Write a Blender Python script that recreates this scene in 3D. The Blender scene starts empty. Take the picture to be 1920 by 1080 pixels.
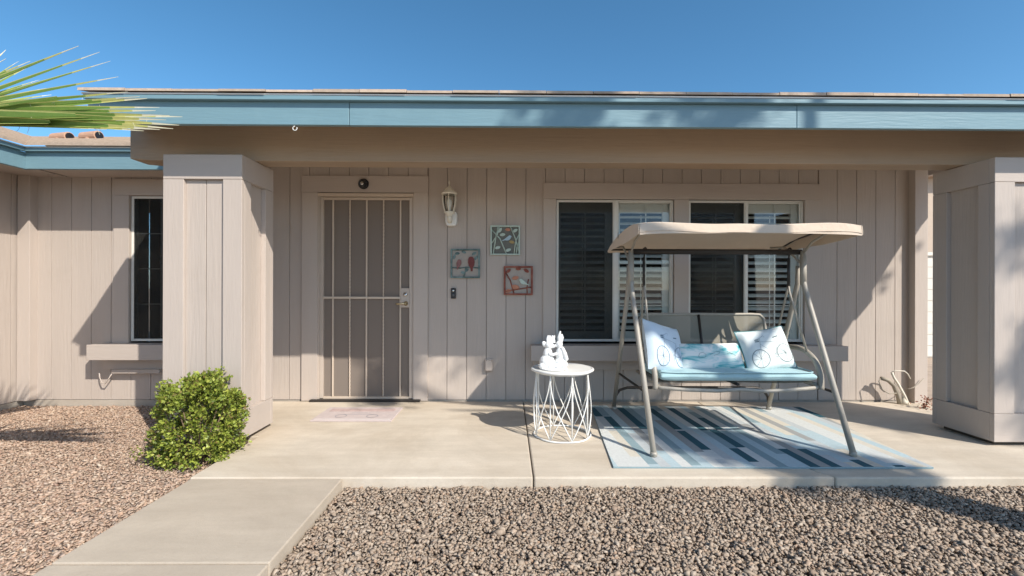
import bpy, math, random
import numpy as np
from mathutils import Vector, Matrix

random.seed(7)
rng = np.random.default_rng(7)
SC = bpy.context.scene
COL = SC.collection
R = math.radians

# ------------------------------------------------------------------ camera
CAM_Z, F = 1.12, 870.0                 # focal length in pixels of a 1920 wide picture
YAW, ROLL = 0.009, 0.003
fw = Vector((math.sin(YAW), math.cos(YAW), 0)); rt = Vector((math.cos(YAW), -math.sin(YAW), 0)); up = Vector((0, 0, 1))
cam_d = bpy.data.cameras.new('camera'); cam = bpy.data.objects.new('camera', cam_d); COL.objects.link(cam)
cam_d.sensor_width = 36.0; cam_d.lens = F / 1920 * 36.0; cam_d.clip_start = 0.05; cam_d.clip_end = 2000
cr, sr = math.cos(ROLL), math.sin(ROLL)
rx = rt * cr + up * sr; uy = -rt * sr + up * cr
m = Matrix.Identity(4)
for i in range(3):
    m[i][0] = rx[i]; m[i][1] = uy[i]; m[i][2] = -fw[i]
m[0][3], m[1][3], m[2][3] = 0, 0, CAM_Z
cam.matrix_world = m
SC.camera = cam

# ------------------------------------------------------------------ sky, sun, exposure
SUN = Vector((0.95, -1.0, 1.147)).normalized()      # towards the sun
W = bpy.data.worlds.new('World'); SC.world = W; W.use_nodes = True
wn = W.node_tree.nodes; wl = W.node_tree.links
bg = wn['Background']; sky = wn.new('ShaderNodeTexSky'); sky.sky_type = 'NISHITA'; sky.sun_disc = False
sky.sun_elevation = math.asin(SUN.z); sky.sun_rotation = math.atan2(SUN.x, SUN.y)
sky.altitude = 2000; sky.air_density = 0.85; sky.dust_density = 3.0; sky.ozone_density = 2.5
hs = wn.new('ShaderNodeHueSaturation'); hs.inputs['Saturation'].default_value = 1.18; hs.inputs['Hue'].default_value = 0.486
wl.new(sky.outputs[0], hs.inputs['Color']); wl.new(hs.outputs[0], bg.inputs[0]); bg.inputs[1].default_value = 0.15
sl = bpy.data.lights.new('sun', 'SUN'); sl.energy = 4.0; sl.angle = R(0.53); sl.color = (1.0, 0.94, 0.85)
so = bpy.data.objects.new('sun', sl); COL.objects.link(so)
so.rotation_euler = (-SUN).to_track_quat('-Z', 'Y').to_euler(); so.location = (6, -8, 10)
vs = SC.view_settings; vs.view_transform = 'Standard'; vs.look = 'None'; vs.exposure = 0.50; vs.gamma = 1.0
vs.use_curve_mapping = False

def at(px, py, Y):
    u, v = px - 960, py - 540
    u2, v2 = u * cr + v * sr, -u * sr + v * cr
    d = fw * F + rt * u2 - up * v2
    return Vector((0, 0, CAM_Z)) + d * (Y / d.y)
def gnd(px, py, z=0.0):
    u, v = px - 960, py - 540
    u2, v2 = u * cr + v * sr, -u * sr + v * cr
    d = fw * F + rt * u2 - up * v2
    return Vector((0, 0, CAM_Z)) + d * ((z - CAM_Z) / d.z)

# ------------------------------------------------------------------ materials
def nodes_of(name):
    mt = bpy.data.materials.new(name); mt.use_nodes = True
    nt = mt.node_tree
    return mt, nt, nt.nodes, nt.links, nt.nodes['Principled BSDF']
def M(name, col, rough=0.65, var=0.06, scale=5.0, bump=0.0, bscale=80.0, stretch=(1, 1, 1), metal=0.0, spec=0.4,
      objrand=0.0, island=0.0, stain=0.0, stain_col=(0.2, 0.15, 0.1), stain_scale=1.5, sheen=0.0, col2=None, bdist=0.004, coat=0.0):
    mt, nt, n, l, b = nodes_of(name)
    geo = n.new('ShaderNodeNewGeometry'); mp = n.new('ShaderNodeMapping'); mp.inputs['Scale'].default_value = stretch
    l.new(geo.outputs['Position'], mp.inputs['Vector'])
    nz = n.new('ShaderNodeTexNoise'); nz.inputs['Scale'].default_value = scale; nz.inputs['Detail'].default_value = 8; nz.inputs['Roughness'].default_value = 0.65
    l.new(mp.outputs[0], nz.inputs['Vector'])
    mr = n.new('ShaderNodeMapRange'); mr.inputs[1].default_value = 0.25; mr.inputs[2].default_value = 0.75
    mr.inputs[3].default_value = 1 - var; mr.inputs[4].default_value = 1 + var
    l.new(nz.outputs['Fac'], mr.inputs[0]); val = mr.outputs[0]
    base = n.new('ShaderNodeRGB'); base.outputs[0].default_value = (*col, 1); csock = base.outputs[0]
    if col2 is not None and not island:
        mx = n.new('ShaderNodeMix'); mx.data_type = 'RGBA'; mx.inputs[6].default_value = (*col, 1); mx.inputs[7].default_value = (*col2, 1)
        n2 = n.new('ShaderNodeTexNoise'); n2.inputs['Scale'].default_value = scale * 0.4; n2.inputs['Detail'].default_value = 5
        l.new(mp.outputs[0], n2.inputs['Vector']); r2 = n.new('ShaderNodeMapRange'); r2.inputs[1].default_value = 0.4; r2.inputs[2].default_value = 0.6
        l.new(n2.outputs['Fac'], r2.inputs[0]); l.new(r2.outputs[0], mx.inputs[0]); csock = mx.outputs[2]
    if island:
        cr_ = n.new('ShaderNodeValToRGB'); e = cr_.color_ramp.elements
        cols = col2; e[0].color = (*cols[0], 1); e[-1].color = (*cols[-1], 1); e[0].position = 0; e[-1].position = 1
        for k in range(1, len(cols) - 1):
            q = e.new(k / (len(cols) - 1)); q.color = (*cols[k], 1)
        l.new(geo.outputs['Random Per Island'], cr_.inputs[0]); csock = cr_.outputs[0]
    if objrand:
        oi = n.new('ShaderNodeObjectInfo'); om = n.new('ShaderNodeMapRange'); om.inputs[3].default_value = 1 - objrand; om.inputs[4].default_value = 1 + objrand
        l.new(oi.outputs['Random'], om.inputs[0]); mu = n.new('ShaderNodeMath'); mu.operation = 'MULTIPLY'
        l.new(val, mu.inputs[0]); l.new(om.outputs[0], mu.inputs[1]); val = mu.outputs[0]
    vm = n.new('ShaderNodeVectorMath'); vm.operation = 'SCALE'; l.new(csock, vm.inputs[0]); l.new(val, vm.inputs['Scale']); out = vm.outputs[0]
    if stain:
        n3 = n.new('ShaderNodeTexNoise'); n3.inputs['Scale'].default_value = stain_scale; n3.inputs['Detail'].default_value = 9; n3.inputs['Roughness'].default_value = 0.7
        l.new(geo.outputs['Position'], n3.inputs['Vector']); r3 = n.new('ShaderNodeMapRange'); r3.inputs[1].default_value = 0.52; r3.inputs[2].default_value = 0.75
        r3.inputs[3].default_value = 0; r3.inputs[4].default_value = stain; l.new(n3.outputs['Fac'], r3.inputs[0])
        m3 = n.new('ShaderNodeMix'); m3.data_type = 'RGBA'; l.new(r3.outputs[0], m3.inputs[0]); l.new(out, m3.inputs[6]); m3.inputs[7].default_value = (*stain_col, 1); out = m3.outputs[2]
    l.new(out, b.inputs['Base Color']); b.inputs['Roughness'].default_value = rough; b.inputs['Metallic'].default_value = metal
    b.inputs['Specular IOR Level'].default_value = spec; b.inputs['Sheen Weight'].default_value = sheen; b.inputs['Coat Weight'].default_value = coat
    if bump:
        nb = n.new('ShaderNodeTexNoise'); nb.inputs['Scale'].default_value = bscale; nb.inputs['Detail'].default_value = 6
        l.new(mp.outputs[0], nb.inputs['Vector']); bp = n.new('ShaderNodeBump'); bp.inputs['Strength'].default_value = bump; bp.inputs['Distance'].default_value = bdist
        l.new(nb.outputs['Fac'], bp.inputs['Height']); l.new(bp.outputs[0], b.inputs['Normal'])
    return mt

TAUPE = (0.475, 0.408, 0.355)
mat_siding = M('siding_paint', TAUPE, 0.62, 0.05, 7, 0.75, 55, (1, 1, 0.07), objrand=0.02, stain=0.30, stain_col=(0.38, 0.32, 0.265), stain_scale=2.2)
mat_trim = M('trim_paint', (0.485, 0.417, 0.364), 0.55, 0.04, 6, 0.4, 60, (1, 1, 0.12), objrand=0.02, stain=0.12, stain_col=(0.38, 0.32, 0.265), stain_scale=3)
mat_trimh = M('trim_paint_grain_across', (0.485, 0.417, 0.364), 0.55, 0.04, 6, 0.4, 60, (0.12, 1, 1), objrand=0.02, stain=0.12, stain_col=(0.38, 0.32, 0.265), stain_scale=3)
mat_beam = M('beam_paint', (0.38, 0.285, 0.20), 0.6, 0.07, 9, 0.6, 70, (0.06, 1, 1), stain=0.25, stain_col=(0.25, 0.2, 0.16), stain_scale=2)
mat_ceiling = M('porch_ceiling_paint', (0.78, 0.72, 0.63), 0.6)
mat_backing = M('sheathing_groove', (0.33, 0.275, 0.235), 0.8)
mat_blue = M('blue_fascia_paint', (0.165, 0.28, 0.325), 0.5, 0.06, 8, 0.5, 60, (0.1, 1, 1), stain=0.2, stain_col=(0.24, 0.37, 0.41), stain_scale=4, spec=0.5)
mat_white = M('white_paint', (0.78, 0.77, 0.73), 0.45, 0.03, 20)
mat_cream = M('cream_paint', (0.74, 0.69, 0.58), 0.5, 0.03, 20)
mat_vinyl = M('window_vinyl', (0.74, 0.71, 0.64), 0.4, 0.03, 20)
mat_louver = M('louver_paint', (0.84, 0.80, 0.71), 0.4, 0.03, 20)
mat_shingle = M('roof_shingle', (0.43, 0.335, 0.255), 0.9, 0.22, 26, 0.8, 140, objrand=0.14, stain=0.35, stain_col=(0.22, 0.16, 0.13), stain_scale=6)
mat_conc = M('concrete', (0.63, 0.55, 0.445), 0.82, 0.10, 3.2, 0.35, 160, stain=0.40, stain_col=(0.50, 0.41, 0.31), stain_scale=1.7)
mat_walk = M('concrete_walk', (0.50, 0.425, 0.335), 0.85, 0.08, 3.0, 0.35, 160, stain=0.30, stain_col=(0.43, 0.35, 0.27), stain_scale=2.3)
def concrete(mt, dirt, scale, amt):
    nt = mt.node_tree; n = nt.nodes; l = nt.links; b = n['Principled BSDF']; src = b.inputs['Base Color'].links[0].from_socket
    geo = n.new('ShaderNodeNewGeometry')
    def layer(src, sc, lo, hi, amt_, col, det=10, stretch=(1, 1, 1), dist=0.0):
        mp = n.new('ShaderNodeMapping'); mp.inputs['Scale'].default_value = stretch; l.new(geo.outputs['Position'], mp.inputs[0])
        nz = n.new('ShaderNodeTexNoise'); nz.inputs['Scale'].default_value = sc; nz.inputs['Detail'].default_value = det; nz.inputs['Roughness'].default_value = 0.72; nz.inputs['Distortion'].default_value = dist
        l.new(mp.outputs[0], nz.inputs['Vector']); r = n.new('ShaderNodeMapRange'); r.inputs[1].default_value = lo; r.inputs[2].default_value = hi; r.inputs[3].default_value = 0; r.inputs[4].default_value = amt_
        l.new(nz.outputs['Fac'], r.inputs[0]); mx = n.new('ShaderNodeMix'); mx.data_type = 'RGBA'; l.new(r.outputs[0], mx.inputs[0]); l.new(src, mx.inputs[6]); mx.inputs[7].default_value = (*col, 1); return mx.outputs[2]
    src = layer(src, scale, 0.45, 0.70, amt, dirt, dist=0.6)
    src = layer(src, 3.0, 0.40, 0.75, amt * 0.6, tuple(c * 0.8 for c in dirt), stretch=(0.35, 2.2, 1))
    src = layer(src, 60, 0.5, 0.8, 0.25, (0.34, 0.28, 0.22), 4)
    src = layer(src, 420, 0.56, 0.72, 0.35, (0.28, 0.24, 0.19), 2)
    l.new(src, b.inputs['Base Color'])
concrete(mat_conc, (0.47, 0.385, 0.285), 0.9, 0.75); concrete(mat_walk, (0.40, 0.33, 0.255), 1.1, 0.7)
mat_joint = M('joint_dirt_gap_shade', (0.10, 0.08, 0.06), 0.95, 0.2, 30)
mat_stem = M('foundation_concrete', (0.42, 0.37, 0.31), 0.9, 0.12, 5, 0.5, 90, stain=0.3)
mat_soil = M('soil_tan', (0.42, 0.33, 0.25), 0.95, 0.2, 9, 0.8, 40, col2=(0.36, 0.28, 0.22))
mat_soil2 = M('soil_brown', (0.22, 0.17, 0.13), 0.95, 0.2, 9, 0.8, 40)
mat_chip = M('gravel_brown', (0, 0, 0), 0.85, 0.12, 120, island=1, col2=[(0.28, 0.20, 0.145), (0.37, 0.285, 0.21), (0.31, 0.24, 0.18), (0.41, 0.325, 0.245), (0.28, 0.215, 0.165), (0.37, 0.30, 0.235), (0.47, 0.385, 0.30), (0.37, 0.25, 0.17)])
mat_pebble = M('gravel_tan', (0, 0, 0), 0.85, 0.12, 120, island=1, col2=[(0.40, 0.265, 0.19), (0.50, 0.375, 0.275), (0.44, 0.295, 0.21), (0.57, 0.455, 0.35), (0.36, 0.25, 0.185), (0.46, 0.355, 0.28), (0.50, 0.35, 0.25), (0.33, 0.215, 0.16)])
mat_bronze = M('bronze_steel', (0.36, 0.325, 0.27), 0.5, 0.08, 30, metal=0.05, spec=0.5)
mat_dark_steel = M('dark_steel', (0.045, 0.038, 0.033), 0.45, 0.1, 30, metal=0.3)
mat_black = M('black_plastic', (0.018, 0.018, 0.02), 0.3, 0.05, 20)
mat_chrome = M('chrome', (0.62, 0.60, 0.56), 0.22, 0.03, 20, metal=1.0)
mat_brass = M('brass', (0.62, 0.52, 0.33), 0.25, 0.05, 20, metal=1.0)
mat_doormetal = M('door_frame_paint', (0.50, 0.425, 0.36), 0.45, 0.04, 14, stain=0.1, stain_col=(0.35, 0.3, 0.25))
mat_bar = M('door_bar_paint', (0.58, 0.48, 0.385), 0.4, 0.04, 14)
mat_canopy = M('canopy_cloth', (0.66, 0.54, 0.42), 0.85, 0.05, 12, 0.4, 400, stain=0.15, stain_col=(0.42, 0.34, 0.26), sheen=0.2)
mat_aqua = M('aqua_cushion', (0.36, 0.53, 0.55), 0.85, 0.06, 10, 0.4, 300, sheen=0.2, stain=0.15, stain_col=(0.55, 0.66, 0.66))
mat_pillow = M('pillow_white', (0.70, 0.745, 0.72), 0.9, 0.05, 9, 0.35, 300, sheen=0.2)
mat_pillow_shade = M('pillow_shade_blue', (0.56, 0.66, 0.74), 0.9, 0.05, 9, 0.35, 300, sheen=0.2)  # left pillow: the blue of its shade is put into the cloth colour
mat_teal = M('teal_piping', (0.05, 0.24, 0.26), 0.8, 0.1, 20)
mat_ink = M('print_ink_grey', (0.17, 0.21, 0.21), 0.9, 0.25, 60)
mat_ink_b = M('print_ink_slate', (0.11, 0.17, 0.23), 0.9, 0.25, 60)
mat_ceramic = M('white_ceramic', (0.80, 0.80, 0.78), 0.25, 0.03, 20, spec=0.5, coat=0.3)
mat_stem_wood = M('twig_bark', (0.16, 0.11, 0.07), 0.9, 0.2, 40, 0.6, 80)
mat_bark = M('tree_bark', (0.12, 0.09, 0.065), 0.95, 0.25, 20, 1.0, 30, (1, 1, 0.3))
mat_pipe = M('weathered_pipe', (0.34, 0.30, 0.24), 0.6, 0.12, 30)
mat_mint = M('mint_metal', (0.50, 0.60, 0.52), 0.55, 0.15, 40)
mat_sky = M('pale_blue_enamel', (0.42, 0.55, 0.62), 0.5, 0.1, 40)
mat_patina = M('teal_patina', (0.07, 0.12, 0.115), 0.6, 0.3, 30, col2=(0.19, 0.27, 0.26))
mat_rust = M('rust_red', (0.22, 0.055, 0.035), 0.65, 0.3, 30, col2=(0.33, 0.12, 0.08))
mat_redbird = M('dark_red_enamel', (0.17, 0.03, 0.022), 0.45, 0.3, 40)
mat_mauve = M('dull_mauve_enamel', (0.24, 0.11, 0.10), 0.5, 0.3, 40)
mat_orange = M('coral_enamel', (0.52, 0.22, 0.13), 0.55, 0.2, 40)
mat_plaque = M('plaque_ground', (0.42, 0.37, 0.32), 0.7, 0.1, 30)
mat_slate = M('plaque_ground_dark', (0.17, 0.17, 0.145), 0.7, 0.15, 30)
mat_stucco = M('neighbour_stucco', (0.52, 0.42, 0.33), 0.9, 0.06, 8, 0.6, 60)
mat_fence = M('whitewashed_block', (0.70, 0.66, 0.58), 0.9, 0.08, 8, 0.6, 60)
mat_dryleaf = M('dry_leaf', (0.22, 0.07, 0.035), 0.8, 0.3, 40)
mat_terra = M('terracotta_pipe', (0.50, 0.30, 0.20), 0.8, 0.1, 20)
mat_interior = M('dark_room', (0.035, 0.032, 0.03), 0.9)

def leaf_mat(name, cols, trans=0.35, rough=0.45):
    mt = M(name, (0, 0, 0), rough, 0.10, 40, island=1, col2=cols, spec=0.4)
    nt = mt.node_tree; n = nt.nodes; l = nt.links; b = n['Principled BSDF']; out = n['Material Output']
    tr = n.new('ShaderNodeBsdfTranslucent'); src = b.inputs['Base Color'].links[0].from_socket
    l.new(src, tr.inputs['Color']); mx = n.new('ShaderNodeMixShader'); mx.inputs[0].default_value = trans
    l.new(b.outputs[0], mx.inputs[1]); l.new(tr.outputs[0], mx.inputs[2]); l.new(mx.outputs[0], out.inputs['Surface'])
    return mt
mat_leaf = leaf_mat('shrub_leaf', [(0.10, 0.15, 0.02), (0.34, 0.39, 0.06), (0.18, 0.24, 0.03), (0.47, 0.49, 0.10), (0.13, 0.18, 0.028), (0.27, 0.31, 0.05), (0.08, 0.12, 0.018), (0.24, 0.16, 0.06)], 0.15)
mat_treeleaf = leaf_mat('tree_leaf', [(0.04, 0.07, 0.02), (0.08, 0.11, 0.03), (0.06, 0.09, 0.025)], 0.3)
mat_palm = leaf_mat('palm_blade', [(0.10, 0.22, 0.045), (0.30, 0.38, 0.09), (0.16, 0.28, 0.06), (0.36, 0.42, 0.11)], 0.3, 0.4)
mat_palmedge = leaf_mat('palm_blade_edge', [(0.46, 0.47, 0.14), (0.56, 0.54, 0.2), (0.5, 0.5, 0.17)], 0.3)
mat_palmtip = leaf_mat('palm_thread', [(0.62, 0.58, 0.42), (0.72, 0.68, 0.52)], 0.2)

def glass_mat(name, tint=(0.97, 0.985, 0.98), ior=1.45):
    mt = bpy.data.materials.new(name); mt.use_nodes = True; nt = mt.node_tree; n = nt.nodes; l = nt.links
    n.remove(n['Principled BSDF']); fr = n.new('ShaderNodeFresnel'); fr.inputs[0].default_value = ior
    tp = n.new('ShaderNodeBsdfTransparent'); tp.inputs[0].default_value = (*tint, 1)
    gl = n.new('ShaderNodeBsdfGlossy'); gl.inputs['Roughness'].default_value = 0.01
    mu = n.new('ShaderNodeMath'); mu.operation = 'MULTIPLY'; mu.inputs[1].default_value = 1.15; mu.use_clamp = True
    l.new(fr.outputs[0], mu.inputs[0]); mx = n.new('ShaderNodeMixShader'); l.new(mu.outputs[0], mx.inputs[0]); l.new(tp.outputs[0], mx.inputs[1]); l.new(gl.outputs[0], mx.inputs[2])
    l.new(mx.outputs[0], n['Material Output'].inputs['Surface']); return mt
mat_glass = glass_mat('window_glass')
mat_lampglass = glass_mat('lantern_glass', (0.95, 0.96, 0.94), 1.35)
def screen_mat(name, col, alpha, rough=0.9):
    mt = bpy.data.materials.new(name); mt.use_nodes = True; nt = mt.node_tree; n = nt.nodes; l = nt.links
    b = n['Principled BSDF']; b.inputs['Base Color'].default_value = (*col, 1); b.inputs['Roughness'].default_value = rough; b.inputs['Specular IOR Level'].default_value = 0.2
    tp = n.new('ShaderNodeBsdfTransparent'); mx = n.new('ShaderNodeMixShader'); mx.inputs[0].default_value = alpha
    l.new(tp.outputs[0], mx.inputs[1]); l.new(b.outputs[0], mx.inputs[2]); l.new(mx.outputs[0], n['Material Output'].inputs['Surface']); return mt
mat_screen = screen_mat('insect_screen', (0.03, 0.03, 0.027), 0.46)
mat_perf = screen_mat('door_perforated_screen', (0.235, 0.195, 0.165), 0.90)
mat_sling = screen_mat('sling_mesh_cloth', (0.31, 0.285, 0.23), 0.78)

# ------------------------------------------------------------------ mesh helpers
WL = {}                                   # world location of every object made here
def wloc(o): return WL[o.name]
class MB:
    def __init__(s): s.v = []; s.f = []; s.mi = []
    def add(s, vs_, fs, mi=0):
        k = len(s.v); s.v += [tuple(p) for p in vs_]; s.f += [tuple(i + k for i in f) for f in fs]; s.mi += [mi] * len(fs); return s
    def box(s, x0, x1, y0, y1, z0, z1, mi=0):
        return s.add([(x0, y0, z0), (x1, y0, z0), (x1, y1, z0), (x0, y1, z0), (x0, y0, z1), (x1, y0, z1), (x1, y1, z1), (x0, y1, z1)],
                     [(0, 3, 2, 1), (4, 5, 6, 7), (0, 1, 5, 4), (1, 2, 6, 5), (2, 3, 7, 6), (3, 0, 4, 7)], mi)
    def obox(s, c, sz, rot, mi=0):
        b = MB().box(-sz[0] / 2, sz[0] / 2, -sz[1] / 2, sz[1] / 2, -sz[2] / 2, sz[2] / 2)
        return s.add([Vector(c) + rot @ Vector(p) for p in b.v], b.f, mi)
    def prism(s, poly, axis, a, b, mi=0):           # poly in the two other axes, extruded along axis
        n = len(poly)
        def P(q, t):
            return {'x': (t, q[0], q[1]), 'y': (q[0], t, q[1]), 'z': (q[0], q[1], t)}[axis]
        vs_ = [P(q, a) for q in poly] + [P(q, b) for q in poly]
        return s.add(vs_, [tuple(range(n))[::-1], tuple(range(n, 2 * n))] + [(i, (i + 1) % n, (i + 1) % n + n, i + n) for i in range(n)], mi)
    def tube(s, pts, r, n=8, closed=False, mi=0, flat=1.0):
        pts = [Vector(p) for p in pts]; N = len(pts); rs = r if isinstance(r, (list, tuple)) else [r] * N
        ring = []; ref = None
        for i in range(N):
            if closed: t = pts[(i + 1) % N] - pts[i - 1]
            else: t = pts[min(i + 1, N - 1)] - pts[max(i - 1, 0)]
            t.normalize()
            if ref is None:
                ref = Vector((0, 0, 1)) if abs(t.z) < 0.9 else Vector((1, 0, 0))
            ref = (ref - t * ref.dot(t)); 
            if ref.length < 1e-6: ref = t.orthogonal()
            ref.normalize(); bi = t.cross(ref)
            ring.append([pts[i] + (ref * math.cos(2 * math.pi * k / n) + bi * math.sin(2 * math.pi * k / n) * flat) * rs[i] for k in range(n)])
        vs_ = [p for q in ring for p in q]; fs = []
        for i in range(N if closed else N - 1):
            j = (i + 1) % N
            for k in range(n): fs.append((i * n + k, i * n + (k + 1) % n, j * n + (k + 1) % n, j * n + k))
        if not closed: fs += [tuple(range(n))[::-1], tuple((N - 1) * n + k for k in range(n))]
        return s.add(vs_, fs, mi)
    def lathe(s, prof, c, n=20, axis=Vector((0, 0, 1)), mi=0):     # prof: list of (radius, height along axis)
        axis = axis.normalized(); a = axis.orthogonal().normalized(); b = axis.cross(a); c = Vector(c)
        if abs(axis.z) > 0.99: a = Vector((1, 0, 0)); b = Vector((0, 1, 0))
        vs_ = []
        for (r, h) in prof:
            for k in range(n):
                t = 2 * math.pi * k / n; vs_.append(c + axis * h + (a * math.cos(t) + b * math.sin(t)) * r)
        fs = []
        for i in range(len(prof) - 1):
            for k in range(n): fs.append((i * n + k, i * n + (k + 1) % n, (i + 1) * n + (k + 1) % n, (i + 1) * n + k))
        fs += [tuple(range(n))[::-1], tuple((len(prof) - 1) * n + k for k in range(n))]
        return s.add(vs_, fs, mi)
    def sphere(s, c, r, nu=14, nv=9, mi=0, rot=None):
        r = r if isinstance(r, (list, tuple)) else (r, r, r); vs_ = []; fs = []
        for i in range(1, nv):
            ph = math.pi * i / nv
            for k in range(nu):
                t = 2 * math.pi * k / nu; p = Vector((math.sin(ph) * math.cos(t) * r[0], math.sin(ph) * math.sin(t) * r[1], math.cos(ph) * r[2]))
                vs_.append(Vector(c) + (rot @ p if rot else p))
        tp = Vector((0, 0, r[2])); vs_.append(Vector(c) + (rot @ tp if rot else tp)); vs_.append(Vector(c) - (rot @ tp if rot else tp)); T = len(vs_) - 2
        for i in range(nv - 2):
            for k in range(nu): fs.append((i * nu + k, (i + 1) * nu + k, (i + 1) * nu + (k + 1) % nu, i * nu + (k + 1) % nu))
        for k in range(nu): fs.append((T, k, (k + 1) % nu)); fs.append((T + 1, (nv - 2) * nu + (k + 1) % nu, (nv - 2) * nu + k))
        return s.add(vs_, fs, mi)
    def build(s, name, mat, parent=None, smooth=False, bevel=0.0, origin=None, **kw):
        P = np.array(s.v, dtype=float)
        if origin is None:
            lo, hi = P.min(0), P.max(0); origin = ((lo[0] + hi[0]) / 2, (lo[1] + hi[1]) / 2, lo[2])
        me = bpy.data.meshes.new(name); me.from_pydata([tuple(q) for q in (P - np.array(origin))], [], s.f)
        mats = mat if isinstance(mat, (list, tuple)) else [mat]
        for q in mats: me.materials.append(q)
        if len(mats) > 1: me.polygons.foreach_set('material_index', s.mi)
        if smooth: me.polygons.foreach_set('use_smooth', [True] * len(me.polygons))
        me.update()
        return link(name, me, origin, parent, bevel, smooth, **kw)
def link(name, me, origin, parent=None, bevel=0.0, smooth=False, **kw):
    o = bpy.data.objects.new(name, me); COL.objects.link(o); WL[o.name] = Vector(origin)
    if parent: o.parent = parent; o.location = Vector(origin) - wloc(parent)
    else: o.location = origin
    if bevel:
        b = o.modifiers.new('bevel', 'BEVEL'); b.width = bevel; b.segments = 2; b.limit_method = 'ANGLE'; b.angle_limit = R(40)
    if smooth == 'auto' or (smooth and bevel): pass
    for k, q in kw.items(): o[k] = q
    return o
def thing(name, loc, label, category, group=None):
    o = bpy.data.objects.new(name, None); COL.objects.link(o); o.location = loc; WL[o.name] = Vector(loc); o.empty_display_size = 0.1
    o['label'] = label; o['category'] = category
    if group: o['group'] = group
    return o
def B(name, mat, parent, x0, x1, y0, y1, z0, z1, bevel=0.003, **kw):
    return MB().box(min(x0, x1), max(x0, x1), min(y0, y1), max(y0, y1), min(z0, z1), max(z0, z1)).build(name, mat, parent, bevel=bevel, **kw)

# ================================================================== GROUND
YW = 4.60                                   # front wall plane
def wx(px): return at(px, 541, YW).x
def wz(py): return at(960, py, YW).z
GZ = -0.085                                 # soil level
MB().add([(-300, -300, GZ - 0.02), (300, -300, GZ - 0.02), (300, 300, GZ - 0.02), (-300, 300, GZ - 0.02)], [(0, 1, 2, 3)]).build('ground', mat_soil, kind='structure', origin=(0, 0, GZ - 0.02))
MB().add([(-0.97, -3, GZ), (9, -3, GZ), (9, 2.77, GZ), (-0.97, 2.77, GZ)], [(0, 1, 2, 3)]).build('gravel_bed', mat_soil2, kind='structure')
MB().add([(-7, -3, GZ + 0.03), (-1.86, -3, GZ + 0.03), (-1.86, 4.59, GZ + 0.03), (-7, 4.59, GZ + 0.03)], [(0, 1, 2, 3)]).build('gravel_bed', mat_soil, kind='structure')
# slab in three pours, with open joints between them
SY0, SY1 = 2.745, 4.585
jx = 0.155
pat = MB().box(-1.85, 4.9, SY0 + 0.012, SY1, -0.13, -0.012).build('patio', mat_joint, kind='structure')
MB().prism([(-1.868, SY0), (jx - 0.004, SY0), (jx - 0.004, SY1), (-2.52, SY1), (-2.52, 3.5), (-1.868, 3.5)], 'z', -0.12, 0.0).build('slab', mat_conc, pat, bevel=0.008)
xs2 = at(1567, 893, 2.745).x
# second and third pour meet along a crack that wanders
crack = [(xs2, SY0), (xs2 - 0.012, SY0 + 0.035), (xs2 - 0.05, SY0 + 0.075), (xs2 - 0.075, SY0 + 0.16), (xs2 - 0.06, 3.4), (xs2 - 0.09, 4.0), (xs2 - 0.07, SY1)]
pl = [(jx + 0.004, SY0)] + [(x - 0.0035, y) for x, y in crack] + [(jx + 0.004, SY1)]
MB().prism(pl, 'z', -0.12, 0.0).build('slab', mat_conc, pat, bevel=0.01)
pl = [(4.9, SY0), (4.9, SY1)] + [(x + 0.0035, y) for x, y in crack[::-1]]
MB().prism(pl, 'z', -0.12, -0.002).build('slab', mat_conc, pat, bevel=0.01)
walk = MB().box(-1.84, -0.985, -3, SY0 - 0.012, -0.13, -0.02).build('walkway', mat_joint, kind='structure')
yy = [SY0 - 0.005, 1.90, 0.70, -0.6, -1.8, -3.0]
for i in range(5):
    B('walk_slab', mat_walk, walk, -1.855, -0.97, yy[i + 1] + 0.004, yy[i] - 0.004, -0.12, -0.004 - 0.002 * (i % 2), 0.006)

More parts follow.
